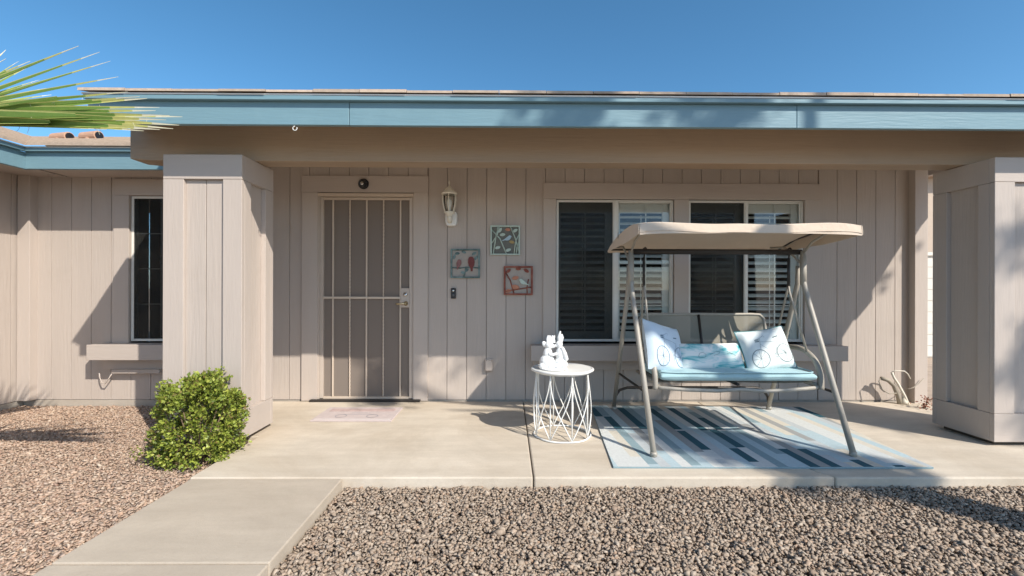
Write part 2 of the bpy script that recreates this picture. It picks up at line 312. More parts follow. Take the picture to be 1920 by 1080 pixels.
# gravel -----------------------------------------------------------
def gravel(name, mat, pts, size, zb, label, flat=(0.3, 0.62), ang=True):
    n = len(pts)
    t = (1 + 5 ** 0.5) / 2
    ico = np.array([(-1, t, 0), (1, t, 0), (-1, -t, 0), (1, -t, 0), (0, -1, t), (0, 1, t), (0, -1, -t), (0, 1, -t), (t, 0, -1), (t, 0, 1), (-t, 0, -1), (-t, 0, 1)]) / math.sqrt(1 + t * t)
    fc = np.array([(0, 11, 5), (0, 5, 1), (0, 1, 7), (0, 7, 10), (0, 10, 11), (1, 5, 9), (5, 11, 4), (11, 10, 2), (10, 7, 6), (7, 1, 8), (3, 9, 4), (3, 4, 2), (3, 2, 6), (3, 6, 8), (3, 8, 9), (4, 9, 5), (2, 4, 11), (6, 2, 10), (8, 6, 7), (9, 8, 1)])
    V = ico[None] * rng.uniform(0.5, 1.3, (n, 12, 1))
    if ang:
        ico = np.array([(-1, -1, -1), (1, -1, -1), (1, 1, -1), (-1, 1, -1), (-1, -1, 1), (1, -1, 1), (1, 1, 1), (-1, 1, 1)]) * 0.72
        fc = np.array([(0, 2, 1), (0, 3, 2), (4, 5, 6), (4, 6, 7), (0, 1, 5), (0, 5, 4), (1, 2, 6), (1, 6, 5), (2, 3, 7), (2, 7, 6), (3, 0, 4), (3, 4, 7)])
        V = ico[None] * rng.uniform(0.35, 1.3, (n, 8, 3))
    nv = len(ico)
    sc = np.stack([rng.uniform(0.75, 1.35, n), rng.uniform(0.65, 1.0, n), rng.uniform(flat[0], flat[1], n)], 1) * rng.lognormal(0, 0.27, (n, 1)) * size
    V = V * sc[:, None]
    a = rng.uniform(0, 2 * math.pi, n); tx = rng.normal(0, 0.38, n); ty = rng.normal(0, 0.38, n)
    cx, sx = np.cos(tx), np.sin(tx); y = V[:, :, 1] * cx[:, None] - V[:, :, 2] * sx[:, None]; z = V[:, :, 1] * sx[:, None] + V[:, :, 2] * cx[:, None]; V[:, :, 1], V[:, :, 2] = y, z
    cx, sx = np.cos(ty), np.sin(ty); x = V[:, :, 0] * cx[:, None] + V[:, :, 2] * sx[:, None]; z = -V[:, :, 0] * sx[:, None] + V[:, :, 2] * cx[:, None]; V[:, :, 0], V[:, :, 2] = x, z
    ca, sa = np.cos(a), np.sin(a); x = V[:, :, 0] * ca[:, None] - V[:, :, 1] * sa[:, None]; y = V[:, :, 0] * sa[:, None] + V[:, :, 1] * ca[:, None]; V[:, :, 0], V[:, :, 1] = x, y
    V[:, :, 0] += pts[:, 0:1]; V[:, :, 1] += pts[:, 1:2]; V[:, :, 2] += zb + pts[:, 2:3]
    verts = V.reshape(-1, 3); faces = (fc[None] + (np.arange(n) * nv)[:, None, None]).reshape(-1, 3)
    o0 = verts.mean(0); o0[2] = zb; verts = verts - o0
    me = bpy.data.meshes.new(name); me.vertices.add(len(verts)); me.vertices.foreach_set('co', verts.astype(np.float32).ravel())
    me.loops.add(faces.size); me.loops.foreach_set('vertex_index', faces.astype(np.int32).ravel())
    me.polygons.add(len(faces)); me.polygons.foreach_set('loop_start', np.arange(0, faces.size, 3, dtype=np.int32))
    me.update(calc_edges=True); me.materials.append(mat)
    return link(name, me, tuple(o0), kind='stuff', label=label, category='gravel')
def scatter(n, x0, x1, y0, y1, zj):
    return np.stack([rng.uniform(x0, x1, n), rng.uniform(y0, y1, n), rng.uniform(0, zj, n)], 1)
p = np.concatenate([scatter(88000, -0.96, 4.6, 1.15, 2.74, 0.024), scatter(8000, -0.96, 5.5, -0.6, 1.15, 0.03)])
gravel('gravel', mat_chip, p, 0.0103, GZ + 0.008, 'brown angular gravel chips in front of the patio slab')
p = np.concatenate([scatter(60000, -4.8, -1.862, 1.2, 4.56, 0.014), scatter(3500, -6, -1.862, -0.6, 1.2, 0.022)])
keep = ~((p[:, 0] > -2.5) & (p[:, 1] > 3.34)); p = p[keep]
gravel('gravel', mat_pebble, p, 0.0108, GZ + 0.03, 'pale tan gravel left of the concrete walkway', (0.2, 0.42))

# ================================================================== HOUSE
house = thing('house', (0.9, YW, 0), 'taupe single-storey house with blue fascia and a covered front porch', 'house')
ZB = 0.012                                  # bottom of the siding
ZT = 2.36                                   # top of the wall
XA = wx(45)                                 # inner corner with the left wing
XE = wx(1727)                               # right-hand corner of the front wall
# openings (x0, x1, z0, z1)
dx0, dx1, dzt = wx(567), wx(803), wz(332)
w_x0, w_x1, w_z1, w_z0 = wx(1018), wx(1535), wz(343), wz(677)
l_x0, l_x1, l_z1, l_z0 = wx(215), wx(470), wz(340), wz(677)
openings = [(dx0, dx1, -1, dzt), (w_x0, w_x1, w_z0, w_z1), (l_x0, l_x1, l_z0, l_z1)]
holes = [(wx(597), wx(776), -1, wz(364)), (wx(1041), wx(1264), wz(645), wz(371)), (wx(1289), wx(1508), wz(645), wz(371)), (wx(242), wx(440), wz(645), wz(369))]
# backing sheathing, cut round the openings
wb = MB(); xs = sorted(set([XA, XE] + [h[0] for h in holes] + [h[1] for h in holes]))
for a, b in zip(xs[:-1], xs[1:]):
    mid = (a + b) / 2; hs = [h for h in holes if h[0] < mid < h[1]]
    if not hs: wb.box(a, b, YW + 0.016, YW + 0.12, ZB, ZT)
    else:
        h = hs[0]
        if h[2] > ZB: wb.box(a, b, YW + 0.016, YW + 0.12, ZB, h[2])
        wb.box(a, b, YW + 0.016, YW + 0.12, h[3], ZT)
front = wb.build('front_wall', mat_backing, house)
def planks(x_start, x_end, groove0, pitch, parent, axis, plane, gap=0.005, opens=(), z0=ZB, z1=ZT):
    gs = []; g = groove0
    while g > x_start: g -= pitch
    while g < x_end:
        gs.append(g); g += pitch
    cuts = sorted(set([x_start, x_end] + [g for g in gs if x_start < g < x_end] + [o[0] for o in opens] + [o[1] for o in opens]))
    for a, b in zip(cuts[:-1], cuts[1:]):
        if b - a < 0.012: continue
        mid = (a + b) / 2; spans = [(z0, z1)]
        for o in opens:
            if o[0] < mid < o[1]:
                ns = []
                for (p0, p1) in spans:
                    if o[2] > p0: ns.append((p0, min(p1, o[2])))
                    if o[3] < p1: ns.append((max(p0, o[3]), p1))
                spans = ns
        aa = a + gap / 2 if any(abs(a - g) < 1e-6 for g in gs) else a
        bb = b - gap / 2 if any(abs(b - g) < 1e-6 for g in gs) else b
        for (p0, p1) in spans:
            if p1 - p0 < 0.02: continue
            if axis == 'x': B('siding_plank', mat_siding, parent, aa, bb, plane, plane + 0.016, p0, p1, 0.0012)
            else: B('siding_plank', mat_siding, parent, plane - 0.016, plane, aa, bb, p0, p1, 0.0012)
op2 = openings + [(wx(47), wx(70), -1, 3)]
planks(XA, XE - 0.127, wx(838.5), 0.1942, front, 'x', YW, opens=op2)
side = B('side_wall', mat_backing, house, XA - 0.12, XA - 0.016, 1.2, YW + 0.1, ZB, ZT, 0)
planks(1.2, YW, YW - 0.12, 0.1942, side, 'y', XA)
B('corner_board', mat_trim, house, wx(47), wx(70), YW - 0.075, YW + 0.016, ZB, ZT)
# corner board at the right-hand end
B('corner_board', mat_trim, house, XE - 0.127, XE, YW - 0.075, YW + 0.016, -0.01, ZT)
B('end_wall', mat_siding, house, XE - 0.1, XE - 0.001, YW + 0.017, 11.5, ZB, ZT, 0)
B('foundation', mat_stem, house, XA, -2.525, YW + 0.004, YW + 0.12, -0.15, ZB - 0.004, 0.004)
B('foundation', mat_stem, house, XA - 0.12, XA - 0.006, 1.2, YW + 0.12, -0.15, ZB - 0.004, 0.004)
B('foundation', mat_stem, house, -2.525, XE - 0.02, YW + 0.006, YW + 0.12, -0.15, ZB - 0.004, 0.004)
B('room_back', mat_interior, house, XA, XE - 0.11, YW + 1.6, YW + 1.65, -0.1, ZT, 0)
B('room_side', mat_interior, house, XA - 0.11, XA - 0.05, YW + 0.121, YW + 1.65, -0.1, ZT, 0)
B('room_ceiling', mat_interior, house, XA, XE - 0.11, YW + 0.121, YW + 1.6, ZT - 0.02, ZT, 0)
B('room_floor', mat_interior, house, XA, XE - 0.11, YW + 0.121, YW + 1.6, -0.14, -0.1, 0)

# ---- roofs
SL = 0.34
def roof_courses(mb, e0, e1, d_in, length, x_edge0, x_edge1, z0):
    pass
# porch roof: solid wedge from the eave to the ridge
YE = 3.03; ZE = 2.383; RX0, RX1 = -2.76, 4.66; YR = 7.7; ZR = ZE + SL * (YR - YE)
pr = MB().prism([(YE + 0.05, ZE), (YR, ZR), (YR + 5, ZR - SL * 5), (YR + 5, ZR - SL * 5 - 0.03), (YR, ZR - 0.03), (YE + 0.05, ZE - 0.012)], 'x', RX0, RX1)
porch_roof = pr.build('roof', mat_shingle, house)
# course of shingles along the eave, one by one, and the courses above
x = RX0 - 0.02; k = 0
def shingle(x0, x1, ya, yb, th, lift):
    za = max(ZE + SL * (ya - (YE + 0.05)), ZE + 0.001) + lift; zb_ = ZE + SL * (yb - (YE + 0.05)) + 0.006
    m_ = MB(); m_.prism([(ya, za), (ya + 0.003, za + th), (yb, zb_ + 0.004), (yb, zb_)], 'x', x0, x1); return m_
for row in range(3):
    x = RX0 - 0.02 - 0.1 * row
    while x < RX1:
        w = 0.305 + random.uniform(-0.006, 0.006); a, b = max(x, RX0 - 0.02), min(x + w, RX1 + 0.02)
        if b - a > 0.03:
            ya = YE - 0.012 + 0.13 * row + random.uniform(-0.006, 0.004)
            shingle(a + 0.002, b - 0.002, ya, ya + 0.3, (0.018 if row == 0 else 0.012) + random.uniform(-0.003, 0.003), 0.003 + 0.006 * row).build('shingle', mat_shingle, porch_roof)
        x += w
# fascia profile along x (front at y) or along y (front at x)
def eave_x(x0, x1, y, z, first=True):
    cuts_ = [x0] + [q for q in (-1.05, 1.92) if x0 + 0.5 < q < x1 - 0.5] + [x1]
    for a_, b_ in zip(cuts_[:-1], cuts_[1:]): B('fascia_board', mat_blue, house, a_ + (0.0015 if a_ > x0 else 0), b_ - (0.0015 if b_ < x1 else 0), y, y + 0.035, z + random.uniform(-0.002, 0.001), z + 0.150, 0.003)
    B('fascia_trim', mat_blue, house, x0, x1, y - 0.036, y + 0.034, z + 0.1505, z + 0.180, 0.003)
    B('drip_edge', mat_white, house, x0 - 0.01, x1 + 0.01, y - 0.038, y + 0.034, z + 0.181, z + 0.1905, 0.001)
ZF = 2.192
eave_x(RX0, RX1, 3.07, ZF)
# rake boards, gable infill and ceiling of the porch
for xr in (RX0, RX1):
    s = -1 if xr < 0 else 1
    xa, xb = sorted((xr, xr - s * 0.03))
    MB().prism([(3.106, ZF), (3.106, ZE - 0.016), (YR, ZR - 0.035), (YR, ZR - 0.21)], 'x', xa, xb).build('rake_board', mat_blue, house)
    xa, xb = sorted((xr - s * 0.10, xr - s * 0.14))
    MB().prism([(3.6, ZF + 0.15), (3.6, ZF + 0.30), (YR, ZR - 0.05), (YR, ZF + 0.15)], 'x', xa, xb).build('gable_infill', mat_siding, house)
B('porch_ceiling', mat_ceiling, house, RX0 + 0.14, RX1 - 0.14, 3.107, YW - 0.002, 2.352, 2.372, 0)
# left wing roofs
YL = 4.165; XLW = at(47, 321, YL).x; ZFL = 2.166
eave_x(XLW, RX0 + 0.14, YL, ZFL)
B('fascia_board', mat_blue, house, XLW - 0.035, XLW, 1.0, YL + 0.035, ZFL, ZFL + 0.150, 0.003)
B('fascia_trim', mat_blue, house, XLW - 0.034, XLW + 0.036, 1.0, YL - 0.0365, ZFL + 0.1505, ZFL + 0.180, 0.003)
B('drip_edge', mat_white, house, XLW - 0.034, XLW + 0.043, 1.0, YL - 0.0435, ZFL + 0.181, ZFL + 0.1895, 0.001)
B('soffit', mat_siding, house, XLW - 0.0, RX0 + 0.10, YL + 0.036, YW, ZFL + 0.03, ZFL + 0.045, 0)
B('soffit', mat_siding, house, XA - 0.01, XLW - 0.036, 1.0, YW, ZFL + 0.0305, ZFL + 0.0455, 0)
ye, xe, ze = YL - 0.065, XLW + 0.065, ZFL + 0.192
rb = MB()
N = 26
for i in range(N):                          # plane facing us: courses climbing towards +y
    d0, d1 = i * 0.135, (i + 1) * 0.135 + 0.02; z0_, z1_ = ze + SL * d0 + 0.0, ze + SL * d1
    xv0, xv1 = xe - d0, xe - d1
    t = 0.028 if i == 0 else 0.014
    rb.add([(xv0, ye + d0, z0_), (RX0 + 0.1, ye + d0, z0_), (RX0 + 0.1, ye + d0, z0_ + t), (xv0, ye + d0, z0_ + t), (RX0 + 0.1, ye + d1, z1_ + 0.002), (xv1, ye + d1, z1_ + 0.002)], [(0, 1, 2, 3), (3, 2, 4, 5)])
    # plane of the wing: courses climbing towards -x
    rb.add([(xe - d0, 1.0, z0_), (xe - d0, ye + d0, z0_), (xe - d0, ye + d0, z0_ + t), (xe - d0, 1.0, z0_ + t), (xe - d1, ye + d1, z1_ + 0.002), (xe - d1, 1.0, z1_ + 0.002)], [(0, 1, 2, 3), (3, 2, 4, 5)])
dN = N * 0.135
rb.add([(xe - dN, ye + dN, ze + SL * dN), (RX0 + 0.1, ye + dN, ze + SL * dN), (RX0 + 0.1, ye + dN + 4, ze + SL * (dN - 4)), (xe - dN, ye + dN + 4, ze + SL * (dN - 4))], [(0, 1, 2, 3)])
rb.build('roof', mat_shingle, house)
# ---- porch beam
BZ0, BZ1, BY0, BY1 = 2.068, 2.352, 3.50, 3.675
bx0 = at(244, 270, BY0).x
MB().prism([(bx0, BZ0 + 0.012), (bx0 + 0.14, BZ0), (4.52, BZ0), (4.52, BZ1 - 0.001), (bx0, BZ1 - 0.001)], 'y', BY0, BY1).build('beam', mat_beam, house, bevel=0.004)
# ---- columns
def column(x0, x1, y0, y1):
    z0, z1 = 0.03, BZ0 - 0.004
    t = 0.036; c = B('column', mat_siding, house, x0 + t, x1 - t, y0 + t, y1 - t, z0, z1, 0)
    B('gap_block', mat_joint, c, x0 + 0.05, x1 - 0.05, y0 + 0.05, y1 - 0.05, -0.11, z0 + 0.01, 0)  # dark block below the column, the gap's shade put into its colour
    zr0, zr1 = z0 + 0.20, z1 - 0.175
    for (ya, yb) in ((y0, y0 + t), (y1 - t, y1)):
        B('rail_board', mat_trimh, c, x0, x1, ya, yb, zr1, z1); B('rail_board', mat_trimh, c, x0, x1, ya, yb, z0, zr0)
        B('stile_board', mat_trim, c, x0, x0 + 0.145, ya, yb, zr0 + 0.002, zr1 - 0.002); B('stile_board', mat_trim, c, x1 - 0.135, x1, ya, yb, zr0 + 0.002, zr1 - 0.002)
        xm = (x0 + x1) / 2 + 0.01; o = 0.026 if ya == y0 else -0.026
        for (xa, xb) in ((x0 + 0.1455, xm - 0.003), (xm + 0.003, x1 - 0.1355)):
            B('panel', mat_siding, c, xa, xb, (ya + o) if ya == y0 else yb - 0.036, (ya + 0.036) if ya == y0 else yb + o, zr0 + 0.002, zr1 - 0.002, 0.002)
    for (xa, xb) in ((x0, x0 + t), (x1 - t, x1)):
        ya, yb = y0 + t + 0.0005, y1 - t - 0.0005
        B('rail_board', mat_trim, c, xa, xb, ya, yb, zr1, z1); B('rail_board', mat_trim, c, xa, xb, ya, yb, z0, zr0)
        B('stile_board', mat_trim, c, xa, xb, ya, ya + 0.085, zr0 + 0.002, zr1 - 0.002); B('stile_board', mat_trim, c, xa, xb, yb - 0.085, yb, zr0 + 0.002, zr1 - 0.002)
    return c
column(at(305, 540, 3.32).x, at(453, 540, 3.32).x, 3.32, 3.765)
column(at(1865, 540, 3.28).x, at(1865, 540, 3.28).x + 0.66, 3.28, 3.765)
# ---- door trim and security door
D0, D1 = wx(597), wx(776)
B('door_trim', mat_trim, house, dx0, D0, YW - 0.022, YW + 0.016, 0.004, wz(363) - 0.001)
B('door_trim', mat_trim, house, D1, dx1, YW - 0.022, YW + 0.016, 0.004, wz(363) - 0.001)
B('door_trim', mat_trimh, house, dx0, dx1, YW - 0.022, YW + 0.016, wz(363), dzt)
B('door_jamb', mat_doormetal, house, D0, wx(600), YW - 0.01, YW + 0.10, 0.02, wz(364), 0.002)
B('door_jamb', mat_doormetal, house, wx(773.5), D1, YW - 0.01, YW + 0.10, 0.02, wz(364), 0.002)
B('door_head', mat_bar, house, wx(597.5), wx(776), YW - 0.026, YW + 0.06, wz(370.5), wz(364.5), 0.002)
B('threshold', mat_dark_steel, house, wx(585), wx(790), YW - 0.06, YW + 0.11, 0.003, 0.022, 0.003)
door = B('security_door', mat_perf, house, wx(604), wx(770), YW + 0.018, YW + 0.026, wz(746), wz(374), 0)
B('stile', mat_doormetal, door, wx(600.3), wx(606.5), YW - 0.004, YW + 0.036, wz(747), wz(371), 0.002)
B('stile', mat_doormetal, door, wx(767.5), wx(773), YW - 0.004, YW + 0.036, wz(747), wz(371), 0.002)
B('rail', mat_bar, door, wx(606.6), wx(767.4), YW - 0.003, YW + 0.035, wz(376), wz(371.5), 0.002)
B('rail', mat_bar, door, wx(606.6), wx(751), YW - 0.012, YW + 0.0, wz(561), wz(557), 0.002)
B('rail', mat_bar, door, wx(606.6), wx(767.4), YW - 0.003, YW + 0.035, wz(748), wz(744), 0.002)
for i, px in enumerate((624, 655.5, 687, 718.5, 750.5)):
    X = wx(px); zb, zt = wz(744), wz(376)
    if i in (1, 3):                       # twisted square bars
        n = 150; mb = MB(); vs_ = []; fs = []
        for k in range(n + 1):
            z = zb + (zt - zb) * k / n; a = k * 0.55
            for q in range(4): vs_.append((X + 0.0075 * math.cos(a + q * math.pi / 2), YW + 0.008 + 0.0075 * math.sin(a + q * math.pi / 2), z))
        for k in range(n):
            for q in range(4): fs.append((k * 4 + q, k * 4 + (q + 1) % 4, k * 4 + 4 + (q + 1) % 4, k * 4 + 4 + q))
        mb.add(vs_, fs).build('twisted_bar', mat_bar, door)
    else: B('bar', mat_bar, door, X - 0.0075, X + 0.0075, YW + 0.0005, YW + 0.0155, zb, zt, 0.002)
lock = B('lock_box', mat_doormetal, door, wx(751.2), wx(767.3), YW - 0.008, YW + 0.034, wz(577), wz(541), 0.002)
pc = at(760, 552, YW - 0.008)
MB().lathe([(0.022, 0), (0.022, 0.008), (0.015, 0.014), (0.0, 0.015)], pc, 20, Vector((0, -1, 0))).build('deadbolt', mat_chrome, door, smooth=True)
pc = at(761, 569, YW - 0.008)
lv = MB().lathe([(0.023, 0), (0.021, 0.008), (0.011, 0.013), (0.011, 0.045), (0.0, 0.046)], pc, 20, Vector((0, -1, 0)))
lv.tube([pc + Vector((0, -0.04, 0)), pc + Vector((-0.03, -0.045, 0.002)), pc + Vector((-0.07, -0.043, -0.004)), pc + Vector((-0.092, -0.036, -0.003))], [0.010, 0.009, 0.008, 0.006], 10)
lv.build('lever_handle', mat_brass, door, smooth=True)
B('front_door', M('front_door_paint', (0.30, 0.24, 0.20), 0.5), house, wx(598), wx(775), YW + 0.085, YW + 0.118, 0.01, wz(366), 0.003)

# ---- windows
def frame4(name, mat, parent, x0, x1, z0, z1, w, y0, y1):
    B(name, mat, parent, x0, x0 + w, y0, y1, z0, z1, 0.002); B(name, mat, parent, x1 - w, x1, y0, y1, z0, z1, 0.002)
    B(name, mat, parent, x0 + w + 0.0003, x1 - w - 0.0003, y0, y1, z0, z0 + w, 0.002); B(name, mat, parent, x0 + w + 0.0003, x1 - w - 0.0003, y0, y1, z1 - w, z1, 0.002)
lou_cache = {}
def louvers(parent, x0, x1, z0, z1, y, n, tilt):
    h = (z1 - z0) / n
    key = (round(x1 - x0, 4), tilt)
    if key not in lou_cache:
        me_o = MB(); prof = [(-0.5, 0.0), (-0.25, 0.085), (0.25, 0.085), (0.5, 0.0), (0.25, -0.085), (-0.25, -0.085)]
        W_ = h * 1.02; ca, sa = math.cos(tilt), math.sin(tilt)
        me_o.prism([((p_[0] * ca - p_[1] * sa) * W_, (p_[0] * sa + p_[1] * ca) * W_) for p_ in prof], 'x', -(x1 - x0) / 2, (x1 - x0) / 2)
        me = bpy.data.meshes.new('louver'); me.from_pydata(me_o.v, [], me_o.f); me.materials.append(mat_louver); me.update(); lou_cache[key] = me
    for i in range(n):
        link('louver', lou_cache[key], ((x0 + x1) / 2, y, z0 + h * (i + 0.5)), parent)
def window(px0, pxm0, pxm1, px1, py0, py1, name='window', only_left=False):
    x0, x1, z1, z0 = wx(px0), wx(px1), wz(py0), wz(py1); ma, mb_ = wx(pxm0), wx(pxm1)
    w = MB().box(x0, x1, YW + 0.014, YW + 0.019, z0, z0 + 0.001).build('window', mat_vinyl, house)
    frame4('frame', mat_vinyl, w, x0, x1, z0, z1, 0.014, YW + 0.006, YW + 0.075)
    # fixed pane with the insect screen on the left, grid pane on the right
    B('mullion', mat_vinyl, w, ma, mb_, YW + 0.002, YW + 0.07, z0 + 0.0145, z1 - 0.0145, 0.002)
    sx0, sx1 = x0 + 0.0145, ma - 0.0005; gx0, gx1 = mb_ + 0.0005, x1 - 0.0145; gz0, gz1 = z0 + 0.0145, z1 - 0.0145
    frame4('screen_frame', mat_vinyl, w, sx0, sx1, gz0, gz1, 0.008, YW + 0.008, YW + 0.020)
    B('screen', mat_screen, w, sx0 + 0.0085, sx1 - 0.0085, YW + 0.012, YW + 0.0135, gz0 + 0.0085, gz1 - 0.0085, 0)
    B('pane', mat_glass, w, sx0, sx1, YW + 0.034, YW + 0.0375, gz0, gz1, 0)
    B('pane', mat_glass, w, gx0, gx1, YW + 0.034, YW + 0.0375, gz0, gz1, 0)
    frame4('sash', mat_vinyl, w, gx0, gx1, gz0, gz1, 0.012, YW + 0.024, YW + 0.0335)
    for (a, b) in ((sx0, sx1), (gx0, gx1)):
        xm = (a + b) / 2 + (0.02 if a == gx0 else 0); B('muntin', mat_louver, w, xm - 0.006, xm + 0.006, YW + 0.040, YW + 0.046, gz0, gz1, 0.001)
        for q in (1, 2, 3):
            zz = gz0 + (gz1 - gz0) * q / 4.0; B('muntin', mat_louver, w, a, b, YW + 0.041, YW + 0.047, zz - 0.005, zz + 0.005, 0.001)
    # plantation shutters behind each pane
    for (a, b) in (() if only_left else ((sx0, sx1), (gx0, gx1))):
        sh_y = YW + 0.084
        B('shutter_stile', mat_louver, w, a - 0.01, a + 0.035, sh_y - 0.015, sh_y + 0.015, gz0, gz1, 0.002); B('shutter_stile', mat_louver, w, b - 0.072, b + 0.01, sh_y - 0.015, sh_y + 0.015, gz0, gz1, 0.002)
        B('shutter_rail', mat_louver, w, a + 0.0355, b - 0.0725, sh_y - 0.014, sh_y + 0.014, gz1 - 0.105, gz1, 0.002); B('shutter_rail', mat_louver, w, a + 0.0355, b - 0.0725, sh_y - 0.014, sh_y + 0.014, gz0, gz0 + 0.08, 0.002)
        zm = gz0 + (gz1 - gz0) * 0.5
        louvers(w, a + 0.037, b - 0.074, gz0 + 0.085, gz1 - 0.11, sh_y, 18, R(30))
        B('tilt_rod', mat_louver, w, (a + b) / 2 - 0.03, (a + b) / 2 - 0.022, sh_y - 0.036, sh_y - 0.031, gz0 + 0.1, gz1 - 0.13, 0.001)
    return w
window(1043, 1150.5, 1158.5, 1262, 374, 640)
window(1291, 1397, 1402.5, 1506, 374, 640)
window(245, 345, 350, 436, 371, 641, only_left=True)
# trim boards round the openings: front pair
ty = YW - 0.02
B('window_trim', mat_trimh, house, w_x0, w_x1, ty, YW + 0.016, wz(373), w_z1)
B('window_trim', mat_trim, house, w_x0, wx(1042), ty, YW + 0.016, wz(648), wz(373) - 0.001); B('window_trim', mat_trim, house, wx(1263), wx(1290), ty, YW + 0.016, wz(648), wz(373) - 0.001)
B('window_trim', mat_trim, house, wx(1507), w_x1, ty, YW + 0.016, wz(648), wz(373) - 0.001)
B('window_trim', mat_trimh, house, l_x0, l_x1, ty, YW + 0.016, wz(370), l_z1); B('window_trim', mat_trim, house, l_x0, wx(244), ty, YW + 0.016, wz(648), wz(370) - 0.001)
B('window_trim', mat_trim, house, wx(437), l_x1, ty, YW + 0.016, wz(648), wz(370) - 0.001)
# projecting sill shelves
def sill(pxa, pxb, pya, pyb):
    yf = 4.43
    xa, xb = at(pxa, 541, yf).x, at(pxb, 541, yf).x; zt, zb = at(960, pya, yf).z, at(960, pyb, yf).z
    s = B('window_shelf', mat_trimh, house, xa, xb, yf, YW - 0.021, zt - 0.03, zt, 0.003)
    B('shelf_front', mat_trimh, s, xa, xb, yf - 0.022, yf - 0.0005, zb, zt + 0.002, 0.003)
    B('shelf_skirt', mat_trimh, s, xa + 0.03, xb - 0.03, YW - 0.045, YW + 0.015, zb - 0.11, zt - 0.031, 0.003)
    return s
sill(996, 1588, 648, 676)
sill(166, 455, 648, 676)
# fascia hook
hp = at(553, 236, 3.075)
MB().tube([hp + Vector((0.014 * math.sin(a), 0.0, -0.018 - 0.014 * math.cos(a) * -1)) if False else hp + Vector((0.014 * math.cos(a), 0, -0.016 + 0.014 * math.sin(a))) for a in [math.pi / 2 + k * 5.2 / 10 for k in range(11)]], 0.0028, 6).build('fascia_hook', mat_white, house, smooth=True)
# roof flue caps on the left wing
for px, py in ((116, 262), (171, 260)):
    Yv = 6.4; c = at(px, py, Yv); zr = ze + SL * (Yv - ye)
    fl = MB().lathe([(0.075, 0), (0.075, 0.0), (0.055, 0.10), (0.055, c.z - zr + 0.03)], (c.x, Yv, zr - 0.05), 14).build('flue_pipe', mat_terra, house, smooth=False)
    MB().lathe([(0.062, -0.14), (0.066, -0.138), (0.066, 0.138), (0.062, 0.14)], (c.x, Yv, c.z + 0.03), 16, Vector((1, -0.25, 0))).build('flue_cap', mat_terra, fl)
    MB().lathe([(0.045, 0.1405), (0.052, 0.1405), (0.052, 0.15), (0.045, 0.15)], (c.x, Yv, c.z + 0.03), 14, Vector((1, -0.25, 0))).build('flue_opening', mat_black, fl)

# ================================================================== THINGS ON THE WALL
# globe light / camera over the door
c = at(682, 345, YW - 0.022)
dl = thing('door_camera', (c.x, YW - 0.022, c.z), 'black dome camera above the front door', 'camera')
MB().lathe([(0.052, 0), (0.052, 0.010), (0.046, 0.018)], c, 24, Vector((0, -1, 0))).build('base', mat_black, dl, smooth=True)
MB().sphere(c + Vector((0, -0.02, -0.004)), (0.042, 0.042, 0.042), 20, 12).build('dome', mat_black, dl, smooth=True)
MB().lathe([(0.016, 0), (0.016, 0.006), (0.012, 0.008)], c + Vector((0, -0.056, -0.006)), 16, Vector((0.05, -1, -0.1))).build('lens', mat_chrome, dl, smooth=True)

# lantern
lc = at(842, 541, YW - 0.13); lx, ly = lc.x, YW - 0.13
lz = lambda py: at(842, py, YW - 0.13).z
lan = thing('wall_lantern', (lx, YW, lz(425)), 'white wall lantern with clear glass beside the front door', 'lantern')
MB().lathe([(0.0, lz(337) - lz(362)), (0.005, lz(340) - lz(362)), (0.009, lz(343) - lz(362)), (0.004, lz(346) - lz(362)), (0.006, lz(349) - lz(362)), (0.018, lz(351) - lz(362)), (0.036, lz(354) - lz(362)), (0.048, lz(358) - lz(362)), (0.072, lz(361) - lz(362)), (0.076, -0.002), (0.074, -0.014), (0.06, -0.016)][::-1], (lx, ly, lz(362)), 24).build('cap', mat_cream, lan, smooth=True)
for k in range(6):
    a = R(30 + 60 * k); pts = []
    for (r_, py) in ((0.066, 364), (0.069, 374), (0.064, 384), (0.052, 393), (0.042, 398)): pts.append((lx + r_ * math.cos(a), ly + r_ * math.sin(a), lz(py)))
    MB().tube(pts, 0.0055, 6).build('cage_rib', mat_cream, lan, smooth=True)
MB().lathe([(0.030, lz(399) - lz(364)), (0.045, lz(390) - lz(364)), (0.055, lz(378) - lz(364)), (0.057, 0.0)], (lx, ly, lz(364)), 20).build('glass', mat_lampglass, lan, smooth=True)
MB().lathe([(0.012, 0), (0.013, 0.03), (0.022, 0.07), (0.026, 0.10), (0.018, 0.13), (0.0, 0.138)], (lx, ly, lz(399)), 16).build('bulb', mat_ceramic, lan, smooth=True)
MB().lathe([(0.02, lz(406) - lz(398)), (0.03, -0.02), (0.05, -0.006), (0.05, 0.004), (0.03, 0.01)], (lx, ly, lz(398)), 20).build('collar', mat_cream, lan, smooth=True)
MB().tube([(lx, ly, lz(403)), (lx, ly - 0.0, lz(408)), (lx, ly + 0.04, lz(414)), (lx, YW - 0.02, lz(412))], [0.022, 0.024, 0.022, 0.02], 12).build('arm', mat_cream, lan, smooth=True)
pb = [(0.058 * math.copysign(abs(math.cos(t)) ** 0.5, math.cos(t)), 0.072 * math.copysign(abs(math.sin(t)) ** 0.6, math.sin(t))) for t in [2 * math.pi * k / 28 for k in range(28)]]
zc = at(844, 411, YW - 0.02).z
MB().prism([(lx + 0.01 + a, zc + b) for a, b in pb], 'y', YW - 0.075, YW - 0.0005).build('back_plate', mat_white, lan, bevel=0.012)

